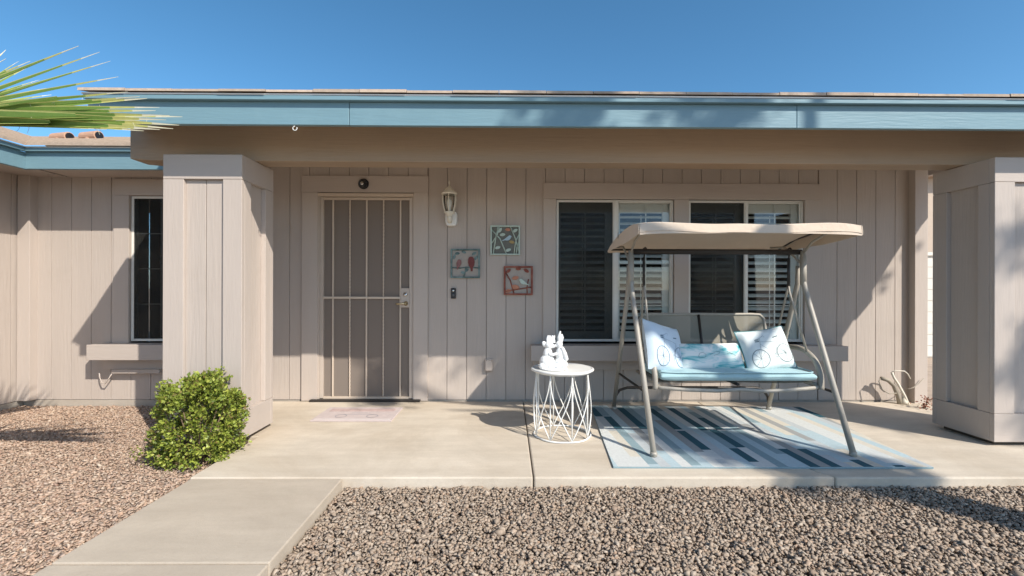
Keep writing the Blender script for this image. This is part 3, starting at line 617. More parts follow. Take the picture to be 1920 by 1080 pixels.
# doorbell
c = at(850.5, 550, YW)
db = B('doorbell', mat_black, None, c.x - 0.024, c.x + 0.024, YW - 0.024, YW - 0.0005, c.z - 0.052, c.z + 0.052, 0.006, label='small black doorbell on the siding under the red bird plaque', category='doorbell')
MB().lathe([(0.013, 0), (0.013, 0.003), (0.010, 0.005)], (c.x, YW - 0.024, c.z - 0.018), 18, Vector((0, -1, 0))).build('button', M('doorbell_button', (0.10, 0.10, 0.105), 0.25), db, smooth=True)
MB().lathe([(0.010, 0), (0.010, 0.002), (0.007, 0.003)], (c.x, YW - 0.024, c.z + 0.026), 18, Vector((0, -1, 0))).build('lens', mat_chrome, db, smooth=True)

# outlet box low on the wall
c = at(916.5, 684, YW)
ob = B('outlet_box', mat_trim, None, c.x - 0.038, c.x + 0.038, YW - 0.035, YW - 0.0005, c.z - 0.058, c.z + 0.058, 0.005, label='small weatherproof outlet box low on the siding right of the door', category='outlet')
B('cover', mat_trim, ob, c.x - 0.03, c.x + 0.03, YW - 0.043, YW - 0.0355, c.z - 0.05, c.z + 0.045, 0.003)
B('hinge', mat_chrome, ob, c.x - 0.03, c.x + 0.03, YW - 0.046, YW - 0.036, c.z + 0.046, c.z + 0.055, 0.002)

# wall plaques
def plq(cx, cz, y):
    return lambda u, v: (cx + u, cz + v)
def bird(poly, P, y, name, mat, parent, s=1.0, flip=1, ox=0, oz=0, rot=0.0, th=0.006):
    ca, sa = math.cos(rot), math.sin(rot)
    pts = []
    for (a, b) in poly:
        a, b = a * s * flip, b * s; pts.append((P[0] + ox + a * ca - b * sa, P[1] + oz + a * sa + b * ca))
    return MB().prism(pts, 'y', y - th, y).build(name, mat, parent, bevel=0.0015)
BIRD = [(-0.5, 0.10), (-0.42, 0.24), (-0.28, 0.28), (-0.16, 0.22), (0.05, 0.10), (0.25, -0.02), (0.55, -0.14), (0.52, -0.20), (0.22, -0.16), (0.0, -0.22), (-0.2, -0.2), (-0.36, -0.06), (-0.42, 0.08), (-0.56, 0.06)]
LEAF = [(-0.5, 0), (-0.3, 0.22), (0.0, 0.28), (0.3, 0.18), (0.5, 0.0), (0.3, -0.2), (0.0, -0.26), (-0.3, -0.18)]
PERCH = [(0, 0.55), (-0.16, 0.5), (-0.22, 0.35), (-0.26, 0.1), (-0.2, -0.15), (-0.1, -0.35), (-0.08, -0.6), (0.06, -0.6), (0.1, -0.35), (0.22, -0.12), (0.26, 0.12), (0.22, 0.36), (0.15, 0.5)]
def plaque(px0, px1, py0, py1, label, mat_f, mat_b, fw_=0.016, name='wall_plaque'):
    a = at(px0, py1, YW - 0.01); b = at(px1, py0, YW - 0.01); cx, cz = (a.x + b.x) / 2, (a.z + b.z) / 2; h = (b.x - a.x) / 2
    t = thing(name, (cx, YW - 0.005, cz - h), label, 'plaque', 'bird plaques on the siding')
    y0, y1 = YW - 0.032, YW - 0.012
    B('backing', mat_b, t, cx - h + 0.004, cx + h - 0.004, YW - 0.0115, YW - 0.004, cz - h + 0.004, cz + h - 0.004, 0)
    B('frame', mat_f, t, cx - h, cx - h + fw_, y0, y1, cz - h, cz + h, 0.002); B('frame', mat_f, t, cx + h - fw_, cx + h, y0, y1, cz - h, cz + h, 0.002)
    B('frame', mat_f, t, cx - h + fw_ + 0.0005, cx + h - fw_ - 0.0005, y0, y1, cz - h, cz - h + fw_, 0.002); B('frame', mat_f, t, cx - h + fw_ + 0.0005, cx + h - fw_ - 0.0005, y0, y1, cz + h - fw_, cz + h, 0.002)
    return t, (cx, cz), h
def twig(t, P, h, pts, mat, r=0.005, y=None):
    y = YW - 0.018 if y is None else y
    MB().tube([(P[0] + a * h, y, P[1] + b * h) for a, b in pts], r, 6).build('twig', mat, t, smooth=True)
t, P, h = plaque(919.5, 975, 422, 479.5, 'square mint lattice plaque with a blue bird, highest of the three', mat_mint, mat_slate, 0.014)
for pts in ([(-0.9, 0.7), (-0.35, 0.1), (0.1, -0.95)], [(-0.9, -0.2), (-0.55, 0.35), (-0.4, 0.92)], [(-0.8, -0.9), (-0.65, 0.1), (-0.5, 0.9)], [(0.35, 0.92), (0.7, 0.1), (0.92, -0.7)], [(0.92, 0.4), (0.7, -0.1), (0.6, -0.95)], [(0.92, -0.1), (0.8, -0.5), (0.75, -0.95)]): twig(t, P, h, pts, mat_mint, 0.006)
bird(BIRD, P, YW - 0.022, 'bird', mat_sky, t, 0.66 * h, -1, 0.12 * h, 0.12 * h, R(8), 0.01)
for (u, v, a, mm) in ((-0.35, 0.68, 60, mat_mint), (-0.18, 0.38, 10, mat_mint), (0.18, 0.72, 0, mat_orange), (0.68, 0.66, 35, mat_mint), (0.45, -0.12, -10, M('ochre_enamel', (0.42, 0.30, 0.12), 0.6)), (-0.5, -0.5, 20, mat_mint), (0.22, -0.66, 25, mat_mint)):
    bird(LEAF, P, YW - 0.016, 'leaf', mm, t, 0.40 * h, 1, u * h, v * h, R(a))
t, P, h = plaque(845, 900, 465.5, 523, 'square teal patina plaque with two dark red birds on a branch', mat_patina, mat_plaque, 0.016)
twig(t, P, h, [(-0.9, -0.28), (-0.3, -0.32), (0.1, -0.25), (0.9, -0.3)], mat_patina, 0.006)
twig(t, P, h, [(-0.1, -0.9), (0.0, -0.55), (0.05, -0.25)], mat_patina, 0.007)
for (u, v, a) in ((-0.55, 0.68, 10), (-0.1, 0.78, -20), (0.6, 0.68, 30), (0.1, -0.45, 40), (-0.15, -0.62, -10), (0.75, 0.4, 60), (-0.75, 0.45, 80)): bird(LEAF, P, YW - 0.014, 'leaf', mat_patina, t, 0.36 * h, 1, u * h, v * h, R(a))
bird(PERCH, P, YW - 0.02, 'bird', mat_mauve, t, 0.62 * h, 1, -0.45 * h, -0.05 * h, R(-14), 0.01)
bird(PERCH, P, YW - 0.02, 'bird', mat_redbird, t, 0.88 * h, 1, 0.42 * h, 0.0, R(4), 0.01)
t, P, h = plaque(944.5, 999, 497, 555, 'square rust red plaque with a pale green bird, lowest of the three', mat_rust, mat_plaque, 0.018)
twig(t, P, h, [(-0.9, 0.6), (-0.55, 0.0), (-0.3, -0.9)], mat_rust, 0.006); twig(t, P, h, [(-0.9, -0.75), (0.0, -0.6), (0.9, -0.45)], mat_rust, 0.006); twig(t, P, h, [(0.62, -0.9), (0.6, -0.5), (0.7, 0.1)], mat_rust, 0.005)
for (u, v, a, s) in ((-0.2, 0.18, 15, 0.5), (-0.2, -0.45, -5, 0.62), (0.55, 0.68, -30, 0.45), (-0.68, 0.66, 40, 0.42), (-0.68, -0.72, 20, 0.5), (0.0, 0.8, 0, 0.4)): bird(LEAF, P, YW - 0.016, 'leaf', mat_orange if s > 0.46 else mat_rust, t, s * h, 1, u * h, v * h, R(a))
bird(BIRD, P, YW - 0.022, 'bird', mat_mint, t, 0.72 * h, 1, 0.38 * h, -0.12 * h, R(-12), 0.01)

# irrigation pipes at the right-hand corner of the wall
pc_ = gnd(1688, 757)
pp = thing('irrigation_pipes', (pc_.x, pc_.y, 0), 'bent weathered pipes with looping cables at the corner of the wall', 'pipe')
q = lambda px, py, Y=4.5: tuple(at(px, py, Y))
MB().tube([q(1688, 760, 4.5), q(1684, 742), q(1676, 723), q(1665, 713), q(1652, 709)], [0.021, 0.021, 0.02, 0.019, 0.018], 10).build('pipe', mat_pipe, pp, smooth=True)
MB().tube([q(1705, 762, 4.48), q(1696, 742, 4.48), q(1684, 720, 4.48), q(1676, 708, 4.48), q(1672, 698, 4.48)], [0.012, 0.012, 0.012, 0.011, 0.011], 8).build('pipe', mat_cream, pp, smooth=True)
MB().tube([q(1672, 698, 4.48), q(1680, 695, 4.47), q(1696, 696, 4.46), q(1702, 701, 4.45), q(1707, 710, 4.46)], 0.005, 6).build('cable', mat_cream, pp, smooth=True)
MB().tube([q(1652, 709, 4.5), q(1648, 715, 4.49), q(1655, 731, 4.48), q(1667, 738, 4.48), q(1684, 737, 4.49)], 0.005, 6).build('cable', mat_pipe, pp, smooth=True)
MB().tube([q(1700, 730, 4.47), q(1712, 727, 4.47), q(1724, 718, 4.5), q(1732, 709, 4.5)], 0.004, 6).build('cable', mat_pipe, pp, smooth=True)
MB().lathe([(0.028, 0), (0.028, 0.03), (0.02, 0.04), (0.02, 0.07)], (pc_.x + 0.03, pc_.y - 0.01, 0.001), 12).build('valve', mat_cream, pp, smooth=True)

# cable hook and strip below the left window
cb = thing('cable_strip', (at(245, 698, 4.56).x, 4.59, at(245, 698, 4.56).z), 'thin pale cable strip and hook under the left window shelf', 'cable')
a, b = at(210, 700, 4.54), at(300, 692.5, 4.54)
B('strip', mat_trimh, cb, a.x, b.x, 4.53, 4.599, a.z, b.z, 0.003)
MB().tube([tuple(at(px, py, 4.54)) for px, py in ((186, 697), (187, 708), (191, 718), (197, 719), (203, 711), (211, 699))], 0.0055, 8).build('hook', mat_trimh, cb, smooth=True)

# dried plant in the corner by the right column
dp = thing('dry_plant', tuple(gnd(1735, 766)), 'dried red-brown plant in the gap left of the right column', 'plant')
fol = MB(); base = gnd(1735, 766)
for i in range(120):
    a = random.uniform(0, 6.28); r_ = abs(random.gauss(0, 0.05)); z = random.uniform(0.0, 0.11); d = Vector((random.uniform(-1, 1), random.uniform(-1, 1), random.uniform(-0.4, 1))).normalized(); e = d.orthogonal().normalized()
    c = Vector((base.x + r_ * math.cos(a), base.y + r_ * math.sin(a), z)); L = random.uniform(0.015, 0.03)
    fol.add([c, c + d * L * 0.5 + e * L * 0.3, c + d * L, c + d * L * 0.5 - e * L * 0.3], [(0, 1, 2, 3)])
fol.build('foliage', mat_dryleaf, dp, kind='stuff')
MB().tube([(base.x, base.y, 0), (base.x + 0.01, base.y, 0.06), (base.x + 0.03, base.y, 0.11)], 0.004, 6).build('stem', mat_stem_wood, dp)

# ================================================================== RUG AND DOORMAT
mats_rug = [M('rug_' + nm, c_, 0.95, 0.10, 60, 0.8, 700, stain=0.25, stain_col=tuple(q * 0.8 for q in c_), stain_scale=5) for nm, c_ in (('white', (0.66, 0.67, 0.64)), ('pale_aqua', (0.47, 0.58, 0.61)), ('blue_grey', (0.27, 0.37, 0.40)), ('cream', (0.66, 0.61, 0.51)), ('dark_teal', (0.03, 0.105, 0.135)), ('grey', (0.36, 0.36, 0.345)), ('pale_grey', (0.52, 0.55, 0.55)))]
RQ = [(0.66, 2.878), (2.655, 2.866), (2.775, 4.335), (0.785, 4.385)]        # the four corners, counter-clockwise
def clip(poly):
    for k in range(4):
        a, b = RQ[k], RQ[(k + 1) % 4]; out = []
        ins = lambda p: (b[0] - a[0]) * (p[1] - a[1]) - (b[1] - a[1]) * (p[0] - a[0]) >= 0
        for i in range(len(poly)):
            p, q_ = poly[i], poly[(i + 1) % len(poly)]
            if ins(p): out.append(p)
            if ins(p) != ins(q_):
                d1 = (b[0] - a[0]) * (p[1] - a[1]) - (b[1] - a[1]) * (p[0] - a[0]); d2 = (b[0] - a[0]) * (q_[1] - a[1]) - (b[1] - a[1]) * (q_[0] - a[0]); f_ = d1 / (d1 - d2)
                out.append((p[0] + (q_[0] - p[0]) * f_, p[1] + (q_[1] - p[1]) * f_))
        poly = out
        if len(poly) < 3: return []
    return poly
def rug_z(x, y): return 0.0115 + 0.0022 * math.sin(3.1 * x + 1.3 * y) * math.sin(2.3 * y - 0.7 * x)
SLN = -0.055; cw = 0.0665; rr = random.Random(4); rg = MB()
darks = []  # dark stripes of the weave, with some shade put into their colour
for (a, b, c, d) in ((40, 75, 75, 125), (85, 125, 155, 190), (175, 75, 215, 125), (235, 125, 325, 193), (360, 80, 490, 195), (440, 78, 612, 200), (513, 203, 660, 305), (585, 130, 705, 195), (690, 195, 830, 292), (755, 297, 905, 370), (1045, 300, 1245, 405), (1135, 300, 1350, 405), (1150, 75, 1260, 130), (1450, 360, 1565, 408), (1650, 390, 1720, 410)):
    p, q_ = gnd(1100 + a / 2.866, 740 + b / 2.866), gnd(1100 + c / 2.866, 740 + d / 2.866); xm = ((p.x - SLN * (p.y - 3.6)) + (q_.x - SLN * (q_.y - 3.6))) / 2
    darks.append((xm, q_.y, p.y))
ncol = int(2.5 / cw); x0r = 0.45; prev = 0
for i in range(ncol):
    xa, xb = x0r + i * cw, x0r + (i + 1) * cw
    brk = [2.7 + ((i * 0.37) % 0.5)]; 
    while brk[-1] < 4.5: brk.append(brk[-1] + rr.choice((0.55, 0.75, 0.95)))
    brk = [2.6] + brk; segs = [(brk[k], brk[k + 1], None) for k in range(len(brk) - 1)]
    for (xm, ya, yb) in darks:
        if xa <= xm < xb:
            ns = []
            for (p, q_, c_) in segs:
                if c_ == 4 or q_ <= ya or p >= yb: ns.append((p, q_, c_)); continue
                if p < ya: ns.append((p, ya, c_))
                if q_ > yb: ns.append((yb, q_, c_))
            segs = ns + [(ya, yb, 4)]
    for (p, q_, c_) in segs:
        ch = c_ if c_ is not None else (rr.choice((0, 1, 0, 3, 6)) if i % 2 else rr.choice((2, 6, 1, 5, 2, 0)))
        n_s = max(1, int((q_ - p) / 0.12))
        for k in range(n_s):
            y0_, y1_ = p + (q_ - p) * k / n_s, p + (q_ - p) * (k + 1) / n_s
            pol = clip([(xa + SLN * (y0_ - 3.6), y0_), (xb + SLN * (y0_ - 3.6), y0_), (xb + SLN * (y1_ - 3.6), y1_), (xa + SLN * (y1_ - 3.6), y1_)])
            if pol: rg.add([(x_, y_, rug_z(x_, y_)) for x_, y_ in pol], [tuple(range(len(pol)))], ch)
for k in range(4):
    p0, p1 = RQ[k], RQ[(k + 1) % 4]
    for j in range(16):
        a = [p0[q_] + (p1[q_] - p0[q_]) * j / 16 for q_ in (0, 1)]; b = [p0[q_] + (p1[q_] - p0[q_]) * (j + 1) / 16 for q_ in (0, 1)]
        rg.add([(a[0], a[1], 0.001), (b[0], b[1], 0.001), (b[0], b[1], rug_z(*b)), (a[0], a[1], rug_z(*a))], [(0, 1, 2, 3)], 2)
rg.build('rug', mats_rug, None, label='flat rug with staggered teal, aqua and white stripes under the swing', category='rug')

m0, m1, m2, m3 = gnd(577.6, 791), gnd(735, 791), gnd(755, 765.5), gnd(621, 765.5)
mx0, mx1, my0, my1 = (m0.x + m3.x) / 2, (m1.x + m2.x) / 2, m0.y, m2.y
mat_mat = M('doormat_lilac', (0.54, 0.455, 0.43), 0.95, 0.10, 20, 0.5, 400, stain=0.3, stain_col=(0.45, 0.36, 0.36), stain_scale=8)
dm = B('doormat', mat_mat, None, mx0, mx1, my0, my1, 0.001, 0.010, 0.003, label='thin faded pinkish doormat in front of the security door', category='doormat')
B('border', M('doormat_border', (0.60, 0.53, 0.50), 0.95, 0.06, 20), dm, mx0 + 0.02, mx1 - 0.02, my0 + 0.02, my0 + 0.06, 0.0102, 0.0115, 0)
B('print', M('doormat_pink', (0.50, 0.37, 0.34), 0.95, 0.2, 20), dm, mx0 + 0.05, mx1 - 0.05, my0 + 0.29, my0 + 0.38, 0.0102, 0.0112, 0)
def ringprint(cx, cy, r, z, mat, parent, name='print'):
    vs_ = []; fs = []; n = 28
    for k in range(n):
        a = 2 * math.pi * k / n; vs_ += [(cx + r * math.cos(a), cy + r * math.sin(a), z), (cx + (r - 0.008) * math.cos(a), cy + (r - 0.008) * math.sin(a), z)]
    for k in range(n): j = (k + 1) % n; fs.append((2 * k, 2 * j, 2 * j + 1, 2 * k + 1))
    MB().add(vs_, fs).build(name, mat, parent)
mat_dmink = M('doormat_ink', (0.34, 0.31, 0.32), 0.95)
for cx in (mx0 + 0.21, mx1 - 0.2): ringprint(cx, my0 + 0.14, 0.05, 0.0116, mat_dmink, dm)
for (xa, xb, ya) in ((mx0 + 0.21, mx1 - 0.2, 0.19), (mx0 + 0.27, mx1 - 0.27, 0.235)): B('print', mat_dmink, dm, xa, xb, my0 + ya, my0 + ya + 0.007, 0.0102, 0.0115, 0)

# ================================================================== SWING
sw = thing('porch_swing', (1.66, 3.65, 0.012), 'bronze framed two-seat swing with a beige canopy on the striped rug', 'swing')
FZ = 0.0135
def leg(name, pts, r, mat=mat_bronze):
    return MB().tube(pts, r, 12).build(name, mat, sw, smooth=True)
XLf, XRf, XLt, XRt, XLb, XRb = 0.965, 2.290, 0.945, 2.275, 0.975, 2.40
for (xf, xt, xb) in ((XLf, XLt, XLb), (XRf, XRt, XRb)):
    leg('front_leg', [(xf, 3.045, FZ + 0.005), (xf * 0.5 + xt * 0.5, 3.29, 0.57), (xt, 3.515, 1.08), (xt, 3.545, 1.16), (xt, 3.555, 1.24), (xt, 3.56, 1.41)], [0.0195] * 6)
    leg('rear_leg', [(xb, 4.25, FZ + 0.005), (xb * 0.5 + xt * 0.5, 3.94, 0.57), (xt + 0.0, 3.66, 1.06), (xt, 3.625, 1.16), (xt, 3.615, 1.30)], [0.018] * 5)
    MB().tube([(xt, 3.55, 1.15), (xt, 3.558, 1.37)], 0.0235, 12).build('sleeve', mat_bronze, sw, smooth=True)
    for (yy_, X_) in ((3.045, xf), (4.25, xb)):
        MB().lathe([(0.023, 0), (0.024, 0.012), (0.0215, 0.03)], (X_, yy_ + (0.008 if yy_ < 4 else -0.01), FZ), 14).build('foot_cap', mat_bronze, sw, smooth=True)
    MB().tube([(xf, 3.215, 0.395), (xf * 0.5 + xb * 0.5, 3.65, 0.385), (xb, 4.05, 0.375)], 0.010, 8).build('side_brace', mat_dark_steel, sw, smooth=True)
    # bracket between the legs and the canopy
    MB().tube([(xt, 3.56, 1.39), (xt, 3.45, 1.47), (xt, 3.25, 1.53)], 0.009, 8).build('bracket', mat_bronze, sw, smooth=True)
    MB().tube([(xt, 3.60, 1.33), (xt, 3.80, 1.46), (xt, 4.0, 1.475)], 0.009, 8).build('bracket', mat_bronze, sw, smooth=True)
MB().tube([(XLt, 3.58, 1.405), (XRt, 3.58, 1.405)], 0.021, 12).build('top_bar', mat_dark_steel, sw, smooth=True)
pts = [(XLb, 4.235, 0.03), (XLb + 0.012, 4.235, 0.13), (XLb + 0.05, 4.235, 0.19), (XLb + 0.12, 4.235, 0.212), (1.7, 4.235, 0.215), (XRb - 0.12, 4.235, 0.212), (XRb - 0.05, 4.235, 0.19), (XRb - 0.012, 4.235, 0.13), (XRb, 4.235, 0.03)]
MB().tube(pts, 0.013, 8).build('rear_stretcher', mat_dark_steel, sw, smooth=True)
# canopy: arched cloth over a tube frame with hanging end flaps
CX0, CX1 = 0.895, 2.415
for X_ in (CX0 + 0.02, CX1 - 0.02): MB().tube([(X_, 3.165, 1.515), (X_, 3.45, 1.58), (X_, 3.85, 1.53), (X_, 4.10, 1.465)], 0.009, 8).build('canopy_rail', mat_dark_steel, sw, smooth=True)
for (yy_, zz_) in ((3.165, 1.512), (4.10, 1.462)): MB().tube([(CX0 + 0.02, yy_, zz_), (CX1 - 0.02, yy_, zz_)], 0.009, 8).build('canopy_rail', mat_dark_steel, sw, smooth=True)
prof = [(4.125, 1.442), (4.118, 1.476), (4.02, 1.508), (3.90, 1.545), (3.78, 1.573), (3.65, 1.592), (3.5, 1.604), (3.38, 1.604), (3.27, 1.596), (3.19, 1.586), (3.152, 1.576), (3.147, 1.535), (3.145, 1.492)]
nx = 40; cv = []; cf = []
for i in range(nx + 1):
    s = i / nx; X_ = CX0 + (CX1 - CX0) * s; sag = -0.020 * math.sin(math.pi * s) ** 1.0 + 0.003 * math.sin(s * 17) * math.sin(math.pi * s) - 0.022 * (abs(2 * s - 1) ** 10)
    for k, (y_, z_) in enumerate(prof):
        w_ = 0.35 if k in (0, len(prof) - 1) else 1.0
        extra = 0.014 * math.sin(math.pi * s) if k == len(prof) - 1 else 0
        cv.append((X_, y_ + 0.003 * math.sin(s * 31 + k), z_ + sag * w_ + extra + (-0.016 * math.sin(math.pi * min(1, max(0, (k - 2) / 6))) * (0.5 + 0.5 * math.cos(4 * math.pi * s)) if 2 < k < 8 else 0)))
n_ = len(prof)
for i in range(nx):
    for k in range(n_ - 1): cf.append((i * n_ + k, i * n_ + k + 1, (i + 1) * n_ + k + 1, (i + 1) * n_ + k))
cb_ = MB(); cb_.add(cv, cf)
can = cb_.build('canopy', mat_canopy, sw, smooth=True)
for q_ in can.data.polygons:
    if q_.index % (n_ - 1) >= n_ - 3: q_.use_smooth = False
MB().tube([(cv[i * n_ + n_ - 2][0], cv[i * n_ + n_ - 2][1] - 0.0035, cv[i * n_ + n_ - 2][2] - 0.012) for i in range(nx + 1)], 0.0022, 5).build('seam', mat_canopy, sw)
md = can.modifiers.new('thick', 'SOLIDIFY'); md.thickness = 0.004
low = [(3.145, 1.490), (3.25, 1.482), (3.40, 1.468), (3.55, 1.460), (3.75, 1.456), (3.95, 1.450), (4.125, 1.440)]
for (X_, i) in ((CX0, 0), (CX1, nx)):
    ed = [(cv[i * n_ + k][1], cv[i * n_ + k][2]) for k in range(n_)]
    fl = MB().prism(low + ed[1:-1], 'x', X_ - (0.008 if i == 0 else -0.004), X_ - (0.004 if i == 0 else -0.008)).build('canopy_flap', mat_canopy, sw)
# slot in the left flap
MB().prism([(3.72, 1.525), (3.735, 1.52), (3.735, 1.565), (3.72, 1.57)], 'x', CX0 - 0.0095, CX0 - 0.0082).build('flap_slot', mat_black, sw)
# seat
SX0, SX1 = 1.085, 2.235
MB().tube([(SX0, 3.36, 0.415), (SX0, 3.33, 0.41), (SX0 + 0.02, 3.315, 0.408), (SX0 + 0.2, 3.31, 0.395), (1.50, 3.31, 0.388), (1.68, 3.31, 0.398), (1.85, 3.31, 0.385), (SX1 - 0.2, 3.31, 0.395), (SX1 - 0.02, 3.315, 0.41), (SX1, 3.33, 0.412), (SX1, 3.36, 0.415)], 0.014, 10).build('front_rail', mat_bronze, sw, smooth=True)
MB().tube([(SX0, 3.84, 0.42), (SX1, 3.84, 0.42)], 0.013, 10).build('rear_rail', mat_dark_steel, sw, smooth=True)
for X_ in (SX0, SX1): MB().tube([(X_, 3.34, 0.43), (X_, 3.6, 0.425), (X_, 3.86, 0.43)], 0.014, 10).build('side_rail', mat_bronze, sw, smooth=True)
MB().tube([(1.66, 3.33, 0.43), (1.66, 3.84, 0.43)], 0.012, 8).build('centre_rail', mat_dark_steel, sw, smooth=True)
sv = []; sf = []; 
for i in range(13):
    X_ = SX0 + 0.01 + (SX1 - SX0 - 0.02) * i / 12
    for k in range(9):
        y_ = 3.325 + 0.515 * k / 8; sv.append((X_, y_, 0.445 - 0.012 * math.sin(math.pi * k / 8) - 0.006 * math.sin(math.pi * i / 6) ** 2))
for i in range(12):
    for k in range(8): sf.append((i * 9 + k, (i + 1) * 9 + k, (i + 1) * 9 + k + 1, i * 9 + k + 1))
MB().add(sv, sf).build('seat_sling', mat_sling, sw, smooth=True)
# backrest: two sling panels in a tube frame, leaning back
BX0, BX1, BXM = 1.14, 2.205, 1.645
def bp(X_, t, push=0.0): return (X_, 3.855 + 0.135 * t + push, 0.455 + 0.445 * t)
MB().tube([bp(BX0, 0), bp(BX0, 0.92), bp(BX0 + 0.03, 0.99), bp(BX0 + 0.1, 1.0), bp(1.4, 0.995), bp(BXM, 1.0), bp(1.9, 0.995), bp(BX1 - 0.1, 1.0), bp(BX1 - 0.03, 0.99), bp(BX1, 0.92), bp(BX1, 0)], 0.0125, 10).build('back_frame', mat_bronze, sw, smooth=True)
MB().tube([bp(BXM, 0), bp(BXM, 0.5), bp(BXM, 1)], 0.012, 8).build('back_post', mat_dark_steel, sw, smooth=True)
for (a, b) in ((BX0 + 0.004, BXM - 0.004), (BXM + 0.004, BX1 - 0.004)):
    vs_ = []; fs = []
    for i in range(9):
        for k in range(9):
            s, t_ = i / 8, k / 8; vs_.append(bp(a + (b - a) * s, 0.01 + 0.975 * t_, 0.022 * math.sin(math.pi * s) * math.sin(math.pi * t_)))
    for i in range(8):
        for k in range(8): fs.append((i * 9 + k, (i + 1) * 9 + k, (i + 1) * 9 + k + 1, i * 9 + k + 1))
    MB().add(vs_, fs).build('back_sling', mat_sling, sw, smooth=True)
def smooth_path(pts, n=24):
    P_ = [Vector(p) for p in pts]; out = []
    for i in range(len(P_) - 1):
        p0, p1, p2, p3 = P_[max(i - 1, 0)], P_[i], P_[i + 1], P_[min(i + 2, len(P_) - 1)]; m_ = max(2, n // (len(P_) - 1))
        for k in range(m_):
            t = k / m_; out.append(0.5 * ((2 * p1) + (p2 - p0) * t + (2 * p0 - 5 * p1 + 4 * p2 - p3) * t * t + (3 * p1 - p0 - 3 * p2 + p3) * t ** 3))
    out.append(P_[-1]); return out
for X_ in (1.062, 2.262):
    MB().tube(smooth_path([(X_, 3.325, 0.395), (X_, 3.335, 0.50), (X_, 3.40, 0.60), (X_, 3.53, 0.655), (X_, 3.70, 0.655), (X_ + (0.05 if X_ < 1.5 else -0.04), 3.90, 0.61)]), 0.0195, 10).build('armrest', mat_bronze, sw, smooth=True)
    s = 1 if X_ < 1.5 else -1; hx = 1.052 if s > 0 else 2.178
    hk = MB().tube(smooth_path([(hx, 3.60, 1.425), (hx + 0.012, 3.58, 1.435), (hx + 0.02, 3.58, 1.41), (hx + 0.005, 3.58, 1.38), (hx, 3.58, 1.35)]), 0.006, 8).build('hook', mat_dark_steel, sw, smooth=True)
    MB().tube([(hx, 3.58, 1.36), (hx, 3.58, 1.13)], 0.011, 8).build('hanger', mat_dark_steel, sw, smooth=True)
    MB().tube([(hx, 3.58, 1.15), (hx + 0.004 * s, 3.565, 1.10), (X_ + 0.01 * s, 3.47, 0.645)], 0.008, 8).build('hanger', mat_bronze, sw, smooth=True)
    MB().tube([(hx, 3.585, 1.15), (hx, 3.60, 1.10), (X_ + (0.05 if s > 0 else -0.04), 3.86, 0.62)], 0.008, 8).build('hanger', mat_bronze, sw, smooth=True)

# seat cushion --------------------------------------------------------
def rounded_slab(x0, x1, y0, y1, z0, z1, nx=28, ny=12, puff=0.012):
    mb = MB(); vs_ = []; fs = []
    def ss(a): return math.copysign(1 - (1 - abs(a)) ** 2.2, a)
    for sgn in (1, -1):
        for i in range(nx + 1):
            for j in range(ny + 1):
                u, v = ss(2 * i / nx - 1), ss(2 * j / ny - 1)
                e = max(0.0, (1 - abs(u) ** 14)) * max(0.0, (1 - abs(v) ** 8)); hz = (z1 - z0) / 2 * (e ** 0.25)
                q_ = puff * (1 - u * u) * (1 - v * v) + 0.003 * math.sin(5 * u + 2) * math.cos(4 * v)
                vs_.append(((x0 + x1) / 2 + u * (x1 - x0) / 2, (y0 + y1) / 2 + v * (y1 - y0) / 2, (z0 + z1) / 2 + sgn * hz + (q_ if sgn > 0 else 0)))
    o = (nx + 1) * (ny + 1)
    for i in range(nx):
        for j in range(ny):
            a = i * (ny + 1) + j; fs.append((a, a + ny + 1, a + ny + 2, a + 1)); fs.append((o + a, o + a + 1, o + a + ny + 2, o + a + ny + 1))
    mb.add(vs_, fs); return mb
cu = rounded_slab(1.098, 2.222, 3.305, 3.84, 0.450, 0.522, puff=0.004).build('seat_cushion', mat_aqua, None, smooth=True, label='long aqua blue seat cushion on the porch swing', category='cushion')
pp_ = []
for k in range(60):
    a = 2 * math.pi * k / 60; u = math.copysign(abs(math.cos(a)) ** 0.18, math.cos(a)); v = math.copysign(abs(math.sin(a)) ** 0.18, math.sin(a)); pp_.append((1.66 + u * 0.562, 3.5725 + v * 0.2675, 0.518))
MB().tube(pp_, 0.005, 6, closed=True).build('piping', mat_aqua, cu, smooth=True)

